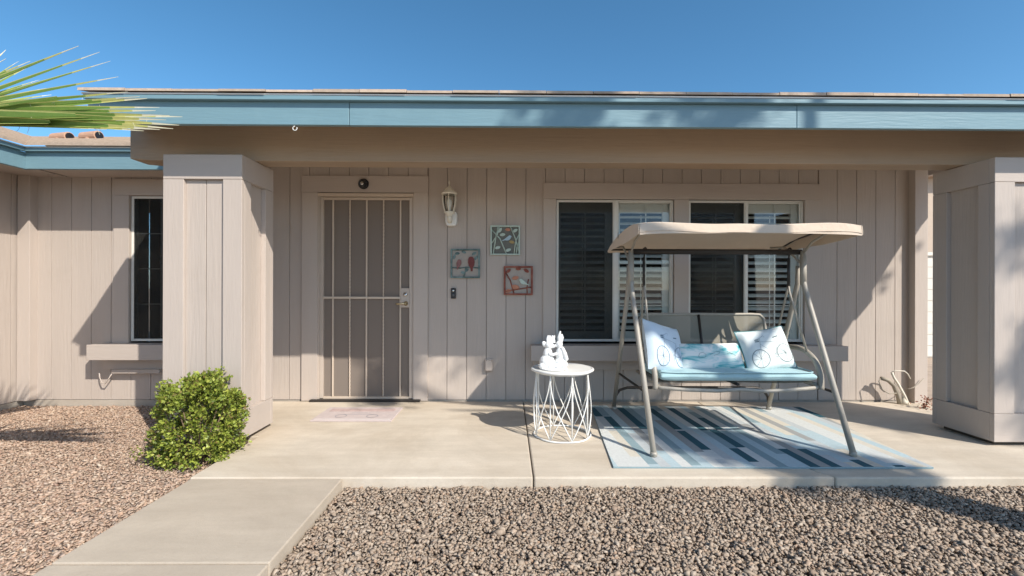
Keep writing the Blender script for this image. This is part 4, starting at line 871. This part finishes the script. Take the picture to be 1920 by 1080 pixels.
# pillows ---------------------------------------------------------------
def pillow(name, mat, w, h, t, centre, tilt, yaw, roll, label, prints=(), pip=mat_teal, mat_ink_=mat_ink, group=None):
    Rm = Matrix.Rotation(yaw, 3, 'Z') @ Matrix.Rotation(-tilt, 3, 'X') @ Matrix.Rotation(roll, 3, 'Y'); C = Vector(centre)
    def surf(u, v, side=-1, off=0.0):
        e = max(0, (1 - u ** 4)) * max(0, (1 - v ** 4)); d = t / 2 * e ** 0.55 + off
        pin = 1 - 0.07 * (1 - v * v) * abs(u) ** 3; pinv = 1 - 0.09 * (1 - u * u) * abs(v) ** 3
        wr = 0.004 * math.sin(7 * u + 3 * v) * math.sin(5 * v) * e
        return C + Rm @ Vector((u * w / 2 * pin, side * (d + wr), v * h / 2 * pinv))
    n = 18; mb = MB(); vs_ = []; fs = []
    for side in (-1, 1):
        for i in range(n + 1):
            for j in range(n + 1): vs_.append(surf(2 * i / n - 1, 2 * j / n - 1, side))
    o = (n + 1) ** 2
    for i in range(n):
        for j in range(n):
            a = i * (n + 1) + j; fs.append((a, a + n + 1, a + n + 2, a + 1)); fs.append((o + a, o + a + 1, o + a + n + 2, o + a + n + 1))
    mb.add(vs_, fs); ob_ = mb.build(name, mat, None, smooth=True, label=label, category='pillow')
    if group: ob_['group'] = group
    edge = [surf(2 * k / n - 1, -1) for k in range(n)] + [surf(1, 2 * k / n - 1) for k in range(n)] + [surf(1 - 2 * k / n, 1) for k in range(n)] + [surf(-1, 1 - 2 * k / n) for k in range(n)]
    if pip: MB().tube(edge, 0.0035, 6, closed=True).build('piping', pip, ob_, smooth=True)
    for (pm, wd, strokes) in prints:
        mb = MB()
        for st in strokes:
            L = []; 
            for k in range(len(st) - 1):
                m_ = max(1, int(max(abs(st[k + 1][0] - st[k][0]), abs(st[k + 1][1] - st[k][1])) / 0.06))
                for q_ in range(m_): f_ = q_ / m_; L.append((st[k][0] + (st[k + 1][0] - st[k][0]) * f_, st[k][1] + (st[k + 1][1] - st[k][1]) * f_))
            L.append(st[-1]); vs2 = []; f2 = []
            for k, (u, v) in enumerate(L):
                a, b = L[max(k - 1, 0)], L[min(k + 1, len(L) - 1)]; dx, dy = (b[0] - a[0]) * w, (b[1] - a[1]) * h; l_ = math.hypot(dx, dy) or 1
                nx_, ny_ = -dy / l_ * wd / w, dx / l_ * wd / h
                vs2 += [surf(u + nx_, v + ny_, -1, 0.0016), surf(u - nx_, v - ny_, -1, 0.0016)]
            for k in range(len(L) - 1): f2.append((2 * k, 2 * k + 1, 2 * k + 3, 2 * k + 2))
            mb.add(vs2, f2)
        mb.build('print', pm, ob_)
    return ob_
def circ(cx, cy, r, asp, n=26): return [(cx + r * math.cos(2 * math.pi * k / n), cy + r * asp * math.sin(2 * math.pi * k / n)) for k in range(n + 1)]
def bike(asp, s=1.0, ox=0.0, oy=0.0):
    def T(p): return (ox + p[0] * s, oy + p[1] * s)
    S = [circ(-0.42, -0.42, 0.27, asp), circ(0.42, -0.32, 0.27, asp)]
    thin = [[(-0.42, -0.42), (-0.30, 0.12), (-0.26, 0.34)], [(-0.30, 0.12), (0.10, -0.36), (0.26, 0.14)], [(-0.28, 0.2), (0.24, 0.12)], [(0.10, -0.36), (0.42, -0.32), (0.25, 0.08)], [(-0.26, 0.34), (-0.12, 0.42), (-0.10, 0.34)], [(-0.26, 0.34), (-0.42, 0.30)], circ(0.10, -0.36, 0.06, asp, 12), [(0.1, -0.36), (0.06, -0.52)]]
    for (cx, cy) in ((-0.42, -0.42), (0.42, -0.32)):
        for k in range(8): a = 2 * math.pi * k / 8; thin.append([(cx, cy), (cx + 0.25 * math.cos(a), cy + 0.25 * asp * math.sin(a))])
    thick = [[(0.16, 0.30), (0.36, 0.34)], [(-0.44, 0.22), (-0.30, 0.22)], [(-0.44, 0.28), (-0.30, 0.28)]]
    f = lambda A: [[T(p) for p in st] for st in A]
    return f(S), f(thin), f(thick)
S, th, tk = bike(1.25, 1.22, 0.02, 0.08)
pillow('throw_pillow', mat_pillow, 0.405, 0.335, 0.13, (1.965, 3.52, 0.655), R(22), R(5), R(-7), 'white pillow with a bicycle print at the right end of the swing', [(mat_ink, 0.0045, [q_]) for q_ in S] + [(mat_ink, 0.0018, th)] + [(mat_ink, 0.008, [q_]) for q_ in tk], group='pillows on the swing')
S, th, tk = bike(1.25, 1.15, 0.05, 0.0)
pillow('throw_pillow', mat_pillow_shade, 0.40, 0.40, 0.13, (1.180, 3.51, 0.668), R(22), R(36), R(16), 'bicycle print pillow with the blue of shade in its colour, leaning on the left armrest', [(mat_ink_b, 0.005, [q_]) for q_ in S] + [(mat_ink_b, 0.0018, th)] + [(mat_ink_b, 0.009, [q_]) for q_ in tk], pip=None, group='pillows on the swing')
# lumbar pillow: watercolour teal washes as flat print in the cloth material
mw = bpy.data.materials.new('watercolour_print'); mw.use_nodes = True; nt = mw.node_tree; n = nt.nodes; l = nt.links; b = n['Principled BSDF']; b.inputs['Roughness'].default_value = 0.9
tc = n.new('ShaderNodeTexCoord'); mp = n.new('ShaderNodeMapping'); mp.inputs['Scale'].default_value = (5, 5, 16); mp.inputs['Rotation'].default_value = (0, R(14), 0); l.new(tc.outputs['Object'], mp.inputs[0])
nz = n.new('ShaderNodeTexNoise'); nz.inputs['Scale'].default_value = 1.1; nz.inputs['Detail'].default_value = 4; nz.inputs['Distortion'].default_value = 1.2; l.new(mp.outputs[0], nz.inputs['Vector'])
rp_ = n.new('ShaderNodeValToRGB'); e = rp_.color_ramp.elements; e[0].position = 0.46; e[0].color = (0.78, 0.79, 0.75, 1); e[1].position = 0.70; e[1].color = (0.02, 0.22, 0.26, 1); q_ = e.new(0.55); q_.color = (0.42, 0.63, 0.62, 1); q_ = e.new(0.62); q_.color = (0.12, 0.42, 0.44, 1)
l.new(nz.outputs['Fac'], rp_.inputs[0]); l.new(rp_.outputs[0], b.inputs['Base Color'])
wing = [[(-0.45, -0.1), (-0.4, 0.12), (-0.3, 0.18), (-0.22, 0.05), (-0.25, -0.15), (-0.4, -0.2), (-0.45, -0.1)], [(-0.1, 0.0), (0.05, 0.18), (0.2, 0.22), (0.15, 0.05), (0.0, -0.05)], [(0.4, 0.2), (0.55, 0.1), (0.65, -0.1)], [(0.4, 0.05), (0.5, 0.12), (0.55, 0.0)]]
pillow('throw_pillow', mw, 0.52, 0.225, 0.12, (1.545, 3.52, 0.600), R(24), R(0), R(-1), 'low lumbar pillow with teal watercolour washes, middle of the swing', [(mat_ink, 0.0025, [w_]) for w_ in wing], pip=None, group='pillows on the swing')

# ================================================================== SIDE TABLE AND FIGURINE
tcx, tcy = gnd(1054, 815).x, gnd(1054, 815).y
tb = thing('side_table', (tcx, tcy, 0), 'round white wire side table with a scalloped top left of the swing', 'table')
TH = 0.512
def scal(r, k, n=96): a = 2 * math.pi * k / n; return a, r * (1 + 0.035 * abs(math.cos(3 * a)))
pv = [(tcx + scal(0.222, k)[1] * math.cos(scal(0.222, k)[0]), tcy + scal(0.222, k)[1] * math.sin(scal(0.222, k)[0])) for k in range(96)]
MB().prism(pv, 'z', TH - 0.012, TH - 0.002).build('top', mat_white, tb, bevel=0.003)
rim = lambda r, z: [(tcx + scal(r, k)[1] * math.cos(scal(r, k)[0]), tcy + scal(r, k)[1] * math.sin(scal(r, k)[0]), z) for k in range(96)]
MB().tube(rim(0.222, TH - 0.009), 0.011, 8, closed=True).build('rim', mat_white, tb, smooth=True)
MB().tube(rim(0.208, 0.008), 0.0065, 8, closed=True).build('base_ring', mat_white, tb, smooth=True)
MB().tube(rim(0.205, TH - 0.024), 0.005, 6, closed=True).build('upper_ring', mat_white, tb, smooth=True)
nl = 8
for k in range(nl):
    a0 = 2 * math.pi * (k + 0.3) / nl; r0 = 0.205
    MB().tube([(tcx + r0 * math.cos(a0), tcy + r0 * math.sin(a0), z) for z in (0.008, 0.2, 0.38, TH - 0.02)], 0.0052, 6).build('wire', mat_white, tb, smooth=True)
    for s in (1, -1):
        pts = []
        for q_ in range(15):
            f_ = q_ / 14; a = a0 + s * (2 * math.pi / nl) * (1 - math.cos(f_ * math.pi / 2)) * 1.0; r_ = 0.205 + 0.014 * math.sin(math.pi * f_)
            pts.append((tcx + r_ * math.cos(a), tcy + r_ * math.sin(a), TH - 0.02 - (TH - 0.03) * f_))
        MB().tube(pts, 0.0045, 6).build('wire', mat_white, tb, smooth=True)

fg = MB(); fz = TH + 0.0; fx, fy = at(1038, 690, tcy - 0.05).x, tcy - 0.05
fp = lambda dx, dy, dz: (fx + dx, fy + dy, fz + dz)
E = Matrix
fg.lathe([(0.105, 0), (0.105, 0.006), (0.10, 0.01)], (fx, fy, fz + 0.002), 24)
# seated animal on the left
fg.sphere(fp(-0.05, 0, 0.055), (0.058, 0.05, 0.058)); fg.sphere(fp(-0.045, 0, 0.105), (0.038, 0.036, 0.06)); fg.sphere(fp(-0.085, -0.02, 0.025), (0.03, 0.03, 0.025))
fg.sphere(fp(-0.02, -0.025, 0.03), (0.035, 0.026, 0.028)); fg.sphere(fp(-0.035, 0, 0.178), (0.033, 0.03, 0.032)); fg.sphere(fp(-0.008, -0.002, 0.17), (0.02, 0.016, 0.015))
fg.sphere(fp(-0.07, 0, 0.185), (0.017, 0.009, 0.026), rot=Matrix.Rotation(R(-25), 3, 'Y')); fg.tube([fp(-0.04, -0.03, 0.12), fp(-0.01, -0.035, 0.11), fp(0.02, -0.03, 0.12)], [0.014, 0.012, 0.011], 8)
for dx in (-0.045, -0.03, -0.012, 0.004): fg.tube([fp(dx, 0, 0.195), fp(dx - 0.004, 0, 0.225), fp(dx + 0.003, 0, 0.252)], [0.011, 0.009, 0.006], 8)
fg.tube([fp(-0.05, 0, 0.208), fp(0.01, 0, 0.208)], 0.012, 8)
# standing animal on the right
fg.sphere(fp(0.05, 0, 0.05), (0.042, 0.04, 0.05)); fg.sphere(fp(0.048, 0, 0.11), (0.033, 0.034, 0.06)); fg.sphere(fp(0.042, 0, 0.185), (0.027, 0.028, 0.03)); fg.sphere(fp(0.02, -0.002, 0.175), (0.018, 0.015, 0.013))
fg.tube([fp(0.045, 0, 0.2), fp(0.04, 0, 0.24), fp(0.05, 0, 0.285)], [0.013, 0.014, 0.006], 8); fg.tube([fp(0.055, 0, 0.2), fp(0.065, 0, 0.235), fp(0.062, 0, 0.262)], [0.012, 0.012, 0.005], 8)
fg.tube([fp(0.06, -0.02, 0.165), fp(0.08, -0.025, 0.12), fp(0.095, -0.02, 0.075), fp(0.088, -0.015, 0.055)], [0.014, 0.017, 0.016, 0.008], 8)
fg.sphere(fp(0.03, -0.03, 0.02), (0.022, 0.03, 0.016)); fg.sphere(fp(0.075, -0.025, 0.02), (0.022, 0.03, 0.016)); fg.sphere(fp(0.09, 0.01, 0.035), (0.02, 0.02, 0.02))
fo = fg.build('figurine', mat_ceramic, None, smooth=True, label='white ceramic figurine of two animals embracing on the side table', category='figurine')
rm = fo.modifiers.new('remesh', 'REMESH'); rm.mode = 'VOXEL'; rm.voxel_size = 0.0026; rm.use_smooth_shade = True
sm = fo.modifiers.new('smooth', 'SMOOTH'); sm.factor = 0.5; sm.iterations = 1

# ================================================================== SHRUB
def leaf_cloud(centres, per, spread, size, rnd, outward=None, mb=None):
    mb = mb or MB()
    for c in centres:
        c = Vector(c)
        for i in range(per):
            o = Vector((rnd.gauss(0, 1), rnd.gauss(0, 1), rnd.gauss(0, 1))) * spread
            p_ = c + o; d = Vector((rnd.gauss(0, 1), rnd.gauss(0, 1), rnd.gauss(0.4, 0.8)))
            if outward is not None: d += (p_ - outward).normalized() * 1.2
            d.normalize(); e = d.cross(Vector((rnd.uniform(-1, 1), rnd.uniform(-1, 1), rnd.uniform(-1, 1)))); 
            if e.length < 1e-4: e = d.orthogonal()
            e.normalize(); nrm = d.cross(e); L = size * rnd.uniform(0.65, 1.25); wd = L * rnd.uniform(0.28, 0.4)
            mid = p_ + d * L * 0.5 - nrm * L * 0.06
            mb.add([p_, p_ + d * L * 0.45 + e * wd, p_ + d * L, p_ + d * L * 0.45 - e * wd, mid], [(0, 1, 4), (1, 2, 4), (2, 3, 4), (3, 0, 4)])
    return mb
rs = random.Random(5)
sx, sy_ = at(374, 800, 3.12).x, 3.12
sh = thing('shrub', (sx, sy_, GZ + 0.03), 'small bright green leafy shrub against the left porch column', 'shrub')
cen = []
tries = 0
while len(cen) < 270 and tries < 20000:
    tries += 1
    u, v, w_ = rs.uniform(-1, 1), rs.uniform(-1, 1), rs.uniform(0, 1)
    hw = 0.236 * (0.80 + 0.32 * math.sin(math.pi * min(1, (w_ * 0.85 + 0.12)))) ; hd = 0.19
    top = 1.0 - 0.16 * (u * 0.5 + 0.5) - 0.10 * u * u + 0.07 * math.sin(4 * u + 1)
    if w_ > top: continue
    rr_ = (abs(u) ** 3 + abs(v) ** 3) ** (1 / 3)
    if rr_ > 1: continue
    depth = max(rr_, (w_ / top) ** 2)
    if depth < 0.62 and rs.random() < 0.75: continue
    if math.sin(9 * u + 4 * w_) * math.sin(7 * w_ - 5 * v) > 0.55: continue
    cen.append((sx + u * hw, sy_ + v * hd, GZ + 0.05 + w_ * 0.565))
for k in range(34):
    a = rs.uniform(0, 6.28); el = rs.uniform(0.1, 1.4); d = Vector((math.cos(a) * math.cos(el), math.sin(a) * math.cos(el) * 0.8, math.sin(el)))
    b0 = Vector((sx + 0.22 * d.x, sy_ + 0.19 * d.y, GZ + 0.27 + 0.27 * d.z)); 
    for q_ in range(4): cen.append(tuple(b0 + d * (0.018 * q_ + 0.015)))
leaf_cloud(cen, 34, 0.016, 0.025, rs, Vector((sx, sy_, 0.2))).build('foliage', mat_leaf, sh, kind='stuff')
cen2 = [(sx - 0.31 + rs.gauss(0, 0.03), sy_ - 0.02 + rs.gauss(0, 0.05), GZ + 0.06 + abs(rs.gauss(0, 0.05))) for i in range(9)]
leaf_cloud(cen2, 16, 0.02, 0.022, rs).build('foliage', mat_leaf, sh, kind='stuff')
for k in range(9):
    a = 2 * math.pi * k / 9 + 0.3; r_ = 0.16 + 0.06 * (k % 2)
    MB().tube([(sx + 0.02 * math.cos(a), sy_ + 0.02 * math.sin(a), GZ), (sx + 0.5 * r_ * math.cos(a), sy_ + 0.4 * r_ * math.sin(a), GZ + 0.2), (sx + r_ * math.cos(a), sy_ + 0.7 * r_ * math.sin(a), GZ + 0.42)], [0.009, 0.006, 0.003], 6).build('stem', mat_stem_wood, sh, smooth=True)

# ================================================================== FAN PALM AT THE LEFT
px_, py_ = -3.55, 1.75
palm = thing('fan_palm', (px_, py_, GZ), 'low fan palm whose green frond reaches in at the upper left', 'palm')
tr = []
for k in range(15): tr.append((px_ + 0.01 * math.sin(k), py_ + 0.01 * math.cos(k * 1.7), GZ - 0.05 + k * 0.12))
trunk = MB().tube(tr, [0.17 + 0.012 * (k % 2) - 0.003 * k for k in range(15)], 14).build('trunk', mat_bark, palm, smooth=True)
for k in range(40):
    a = k * 2.4; z = 0.15 + 0.035 * k; c = Vector((px_ + 0.15 * math.cos(a), py_ + 0.15 * math.sin(a), z))
    MB().obox(c, (0.05, 0.09, 0.12), Matrix.Rotation(a, 3, 'Z') @ Matrix.Rotation(R(25), 3, 'Y')).build('leaf_base', mat_bark, trunk)
def blade(parent, h, tip, width, droop=0.03, fold=0.5, cut=1.0, rnd=rs, joined=None, threads=True):
    h, tip = Vector(h), Vector(tip); d = tip - h; L = d.length; dn = d / L
    side = dn.cross(Vector((rnd.uniform(-0.3, 0.3), -1, rnd.uniform(0.1, 0.7)))).normalized(); nrm = side.cross(dn).normalized()
    n = 20; vs_ = []; fs = []; mi = []
    for i in range(n + 1):
        t = i / n * cut; c = h + d * t + Vector((0, 0, -droop * t * t * L + 0.25 * droop * L * t)); 
        w = width * min(1, t / 0.35 + 0.18) * (1 - max(0, (t - 0.30) / 0.70) ** 0.95) + 0.0012
        if i == n and cut < 1: w *= 1.0
        up_ = nrm * (w * fold)
        vs_ += [c - side * w + up_, c - side * (w * 0.80) + up_ * 0.80, c, c + side * (w * 0.80) + up_ * 0.80, c + side * w + up_]
        if i:
            a = (i - 1) * 5; tipm = 2 if i / n * cut > 0.90 else (1 if i / n * cut > 0.80 else None)
            for k, mm in enumerate((1, 0, 0, 1)): fs.append((a + k, a + k + 1, a + k + 6, a + k + 5)); mi.append(tipm if tipm is not None else mm)
    mb = joined or MB(); k0 = len(mb.v); mb.v += [tuple(p) for p in vs_]; mb.f += [tuple(q + k0 for q in f) for f in fs]; mb.mi += mi
    if threads:
        for q_ in range(1 if tip.z < 2.0 else 0):
            t = rnd.uniform(0.45, 0.97) * cut; c = h + d * t + Vector((0, 0, -droop * t * t * L + 0.25 * droop * L * t)); w = width * 0.6
            p0 = c + side * rnd.choice((-1, 1)) * w * (1 - t) ; l_ = rnd.uniform(0.012, 0.03); dd = Vector((rnd.uniform(-0.3, 1), rnd.uniform(-0.6, 0.2), rnd.uniform(-1, 0.4))).normalized()
            k0 = len(mb.mi); mb.tube([p0, p0 + dd * l_ * 0.5 + dn * 0.01, p0 + dd * l_ + Vector((0.01, 0, -0.012))], 0.0007, 4, mi=2)
    if joined is None: return mb.build('blade', [mat_palm, mat_palmedge, mat_palmtip], parent)
Hh = at(-175, 226, 2.02)
fr1 = MB().tube(smooth_path([(px_ + 0.05, py_ + 0.02, 1.55), (px_ + 0.45, py_ + 0.12, 1.78), tuple(Hh), tuple(Hh + Vector((0.1, 0, 0.01)))]), [0.017] * 25, 8).build('frond', mat_palmedge, palm, smooth=True) if False else None
pth = smooth_path([(px_ + 0.05, py_ + 0.02, 1.55), (px_ + 0.45, py_ + 0.12, 1.78), tuple(Hh), tuple(Hh + Vector((0.1, 0, 0.01)))])
fr1 = MB().tube(pth, [0.018 - 0.006 * i / len(pth) for i in range(len(pth))], 8).build('frond', mat_palmedge, palm, smooth=True)
tips = [(57, 112, 2.10, 1), (95, 60, 2.3, 1) if False else (12, 108, 2.2, 1), (148, 86, 2.06, 1), (187, 97, 2.02, 1), (207, 113, 2.10, 1), (222, 140, 1.98, 1), (240, 168, 2.06, 1), (276, 183, 2.12, 1), (262, 178, 1.96, 1), (299, 191, 2.0, 1), (292, 200, 2.14, 1), (318, 206, 1.92, 1), (342, 214, 2.06, 1), (336, 226, 1.96, 1), (325, 232, 2.1, 1), (312, 221, 1.9, 1), (280, 212, 1.98, 1), (262, 224, 1.93, 1), (300, 236, 1.9, 1), (270, 238, 2.15, 1), (240, 238, 1.94, 1), (200, 240, 2.2, 1),
        (105, 178, 1.95, 0.80), (140, 215, 1.9, 0.80), (95, 226, 1.93, 0.78)]
for (a, b, Y_, cut) in tips:
    tp = at(a, b, Y_)
    if cut < 1: tp = Hh + (tp - Hh) / cut * 1.0
    blade(fr1, Hh + Vector((0.02, rs.uniform(-0.02, 0.02), rs.uniform(-0.015, 0.015))), tp, rs.uniform(0.0135, 0.019) * (1.75 if b > 180 else 1.0), rs.uniform(0.0, 0.03), rs.uniform(0.7, 1.1), cut)
# more fronds round the crown, out of the picture
def frond(hast, axis, normal, length, nb, spread):
    hast, axis, normal = Vector(hast), Vector(axis).normalized(), Vector(normal).normalized(); b_ = axis.cross(normal).normalized()
    pth = smooth_path([(px_, py_, 1.5), tuple((Vector((px_, py_, 1.5)) + hast) / 2 + Vector((0, 0, 0.08))), tuple(hast)])
    mb = MB(); mb.tube(pth, [0.018 - 0.007 * i / len(pth) for i in range(len(pth))], 8, mi=1)
    for k in range(nb):
        th_ = spread * (2 * k / (nb - 1) - 1); d = (axis * math.cos(th_) + b_ * math.sin(th_)); L = length * (0.72 + 0.28 * math.cos(th_))
        blade(None, hast, hast + d * L + normal * rs.uniform(-0.04, 0.04), 0.02, 0.10, 0.5, 1.0, rs, mb, False)
    return mb.build('frond', [mat_palm, mat_palmedge, mat_palmtip], palm)
frond((-2.93, 2.45, 2.0), (0.05, 0.05, 1.0), (0.65, -0.7, 0.1), 0.52, 21, R(66))
frond((-4.05, 1.65, 2.1), (-0.8, -0.1, 0.6), (0.5, -0.3, 0.8), 0.95, 24, R(80))
frond((-3.9, 1.25, 2.0), (-0.5, -0.8, 0.35), (0.2, 0.3, 0.9), 0.95, 24, R(80))
frond((-3.1, 1.2, 1.95), (0.35, -0.9, 0.25), (0.1, 0.3, 0.95), 0.9, 24, R(80))
frond((-4.0, 2.1, 1.85), (-0.7, 0.6, 0.1), (0.2, 0.0, 0.95), 0.9, 22, R(75))

# ================================================================== NEIGHBOURING THINGS
fn = thing('block_fence', (7.5, 8.2, GZ), 'white block fence in the gap right of the house', 'fence')
for r_ in range(9):
    off = 0.2 if r_ % 2 else 0.0
    for c_ in range(9):
        xa = 4.4 + c_ * 0.4 + off; B('block', mat_fence, fn, xa + 0.004, xa + 0.396, 8.2, 8.4, GZ + r_ * 0.2 + 0.003, GZ + r_ * 0.2 + 0.197, 0.004)
B('core', mat_stem, fn, 4.42, 8.1, 8.21, 8.39, GZ - 0.1, GZ + 1.79, 0)
B('cap', mat_fence, fn, 4.36, 8.25, 8.16, 8.44, GZ + 1.80, GZ + 1.86, 0.008)
nh = thing('neighbour_house', (12, 14, GZ), 'tan stucco house beyond the block fence', 'house')
B('wall', mat_stucco, nh, 8.5, 18, 14, 20, GZ, 4.5, 0.01)
MB().prism([(13.6, 4.65), (17, 5.85), (20.4, 4.65), (20.4, 4.5), (13.6, 4.5)], 'x', 8.1, 18.4).build('roof', mat_shingle, nh)
B('downspout', mat_dark_steel, nh, 11.9, 11.98, 13.9, 13.995, GZ, 4.4, 0.004)
wn_ = B('window', mat_vinyl, nh, 13.0, 14.6, 13.96, 13.999, 1.0, 2.2, 0.004); B('pane', mat_glass, wn_, 13.08, 14.52, 13.95, 13.9595, 1.08, 2.12, 0)

# tree standing to the right, its shade falls across the gravel, rug and fascia
tx, ty_ = 4.72, 0.10
tree = thing('shade_tree', (tx, ty_, GZ), 'tree just right of the view that shades the gravel and rug', 'tree')
MB().tube([(tx, ty_, GZ - 0.1), (tx + 0.02, ty_, 1.0), (tx - 0.03, ty_ + 0.02, 2.2), (tx + 0.02, ty_, 3.2), (tx - 0.02, ty_, 4.2), (tx - 0.06, ty_, 5.0)], [0.19, 0.17, 0.16, 0.155, 0.13, 0.10], 12).build('trunk', mat_bark, tree, smooth=True)
brs = [((tx, ty_, 3.4), (tx + 0.7, ty_ - 0.5, 4.5), (tx + 1.6, ty_ - 1.3, 5.6)), ((tx, ty_, 4.4), (tx + 0.1, ty_ - 0.7, 5.5), (tx + 0.2, ty_ - 1.6, 6.6)), ((tx, ty_, 4.8), (tx + 0.3, ty_ - 0.2, 5.9), (tx + 0.5, ty_ - 0.6, 7.0)), ((tx, ty_, 4.2), (tx + 1.0, ty_ - 0.1, 5.2), (tx + 2.2, ty_ - 0.4, 6.2)), ((tx, ty_, 4.6), (tx - 0.7, ty_ - 0.4, 5.6), (tx - 1.4, ty_ - 0.6, 6.3)), ((tx + 0.7, ty_ - 0.5, 4.5), (tx + 1.8, ty_ - 1.6, 5.6), (tx + 2.6, ty_ - 2.4, 6.4))]
for b_ in brs: MB().tube(smooth_path(b_, 10), [0.06 - 0.0045 * i for i in range(len(smooth_path(b_, 10)))], 8).build('branch', mat_bark, tree, smooth=True)
cl = []
for b_ in brs:
    e_ = Vector(b_[2])
    for i in range(16): cl.append(e_ + Vector((rs.gauss(0, 0.42), rs.gauss(0, 0.42), rs.gauss(0.35, 0.3))))
# keep the crown off the sight line from the sun to the left column and the open wall
def lands(c):
    t_ = (c.y * -1 + 3.07); return c.x - 0.95 * t_, c.z - 1.147 * t_
cl = [c for c in cl if lands(c)[1] > 2.75]
for (tX, tY, tZ, t_, s_, n_) in ((1.72, 3.10, 0, 5.0, 0.12, 30), (2.0, 2.97, 0, 4.9, 0.11, 30), (1.45, 3.28, 0, 5.1, 0.09, 20), (2.25, 2.86, 0, 4.8, 0.09, 20), (1.2, 3.40, 0, 5.2, 0.06, 7), (-1.08, 4.6, 0.36, 5.6, 0.03, 8), (-1.17, 4.6, 0.20, 5.6, 0.04, 9), (-1.24, 4.6, 0.05, 5.6, 0.04, 9), (1.2, 3.07, 2.42, 4.6, 0.05, 6), (1.55, 3.07, 2.40, 4.6, 0.08, 12), (0.32, 3.07, 2.46, 4.8, 0.04, 4), (3.62, 3.28, 1.45, 5.5, 0.06, 5), (3.82, 3.28, 0.7, 5.5, 0.08, 5), (3.9, 3.28, 0.3, 5.5, 0.08, 5)):
    c = Vector((tX, tY, tZ)) + Vector((0.95, -1, 1.147)) * t_
    for i in range(n_): cl.append(c + Vector((rs.gauss(0, s_), rs.gauss(0, s_), rs.gauss(0, s_))))
leaf_cloud(cl, 34, 0.085, 0.085, rs).build('crown', mat_treeleaf, tree, kind='stuff')
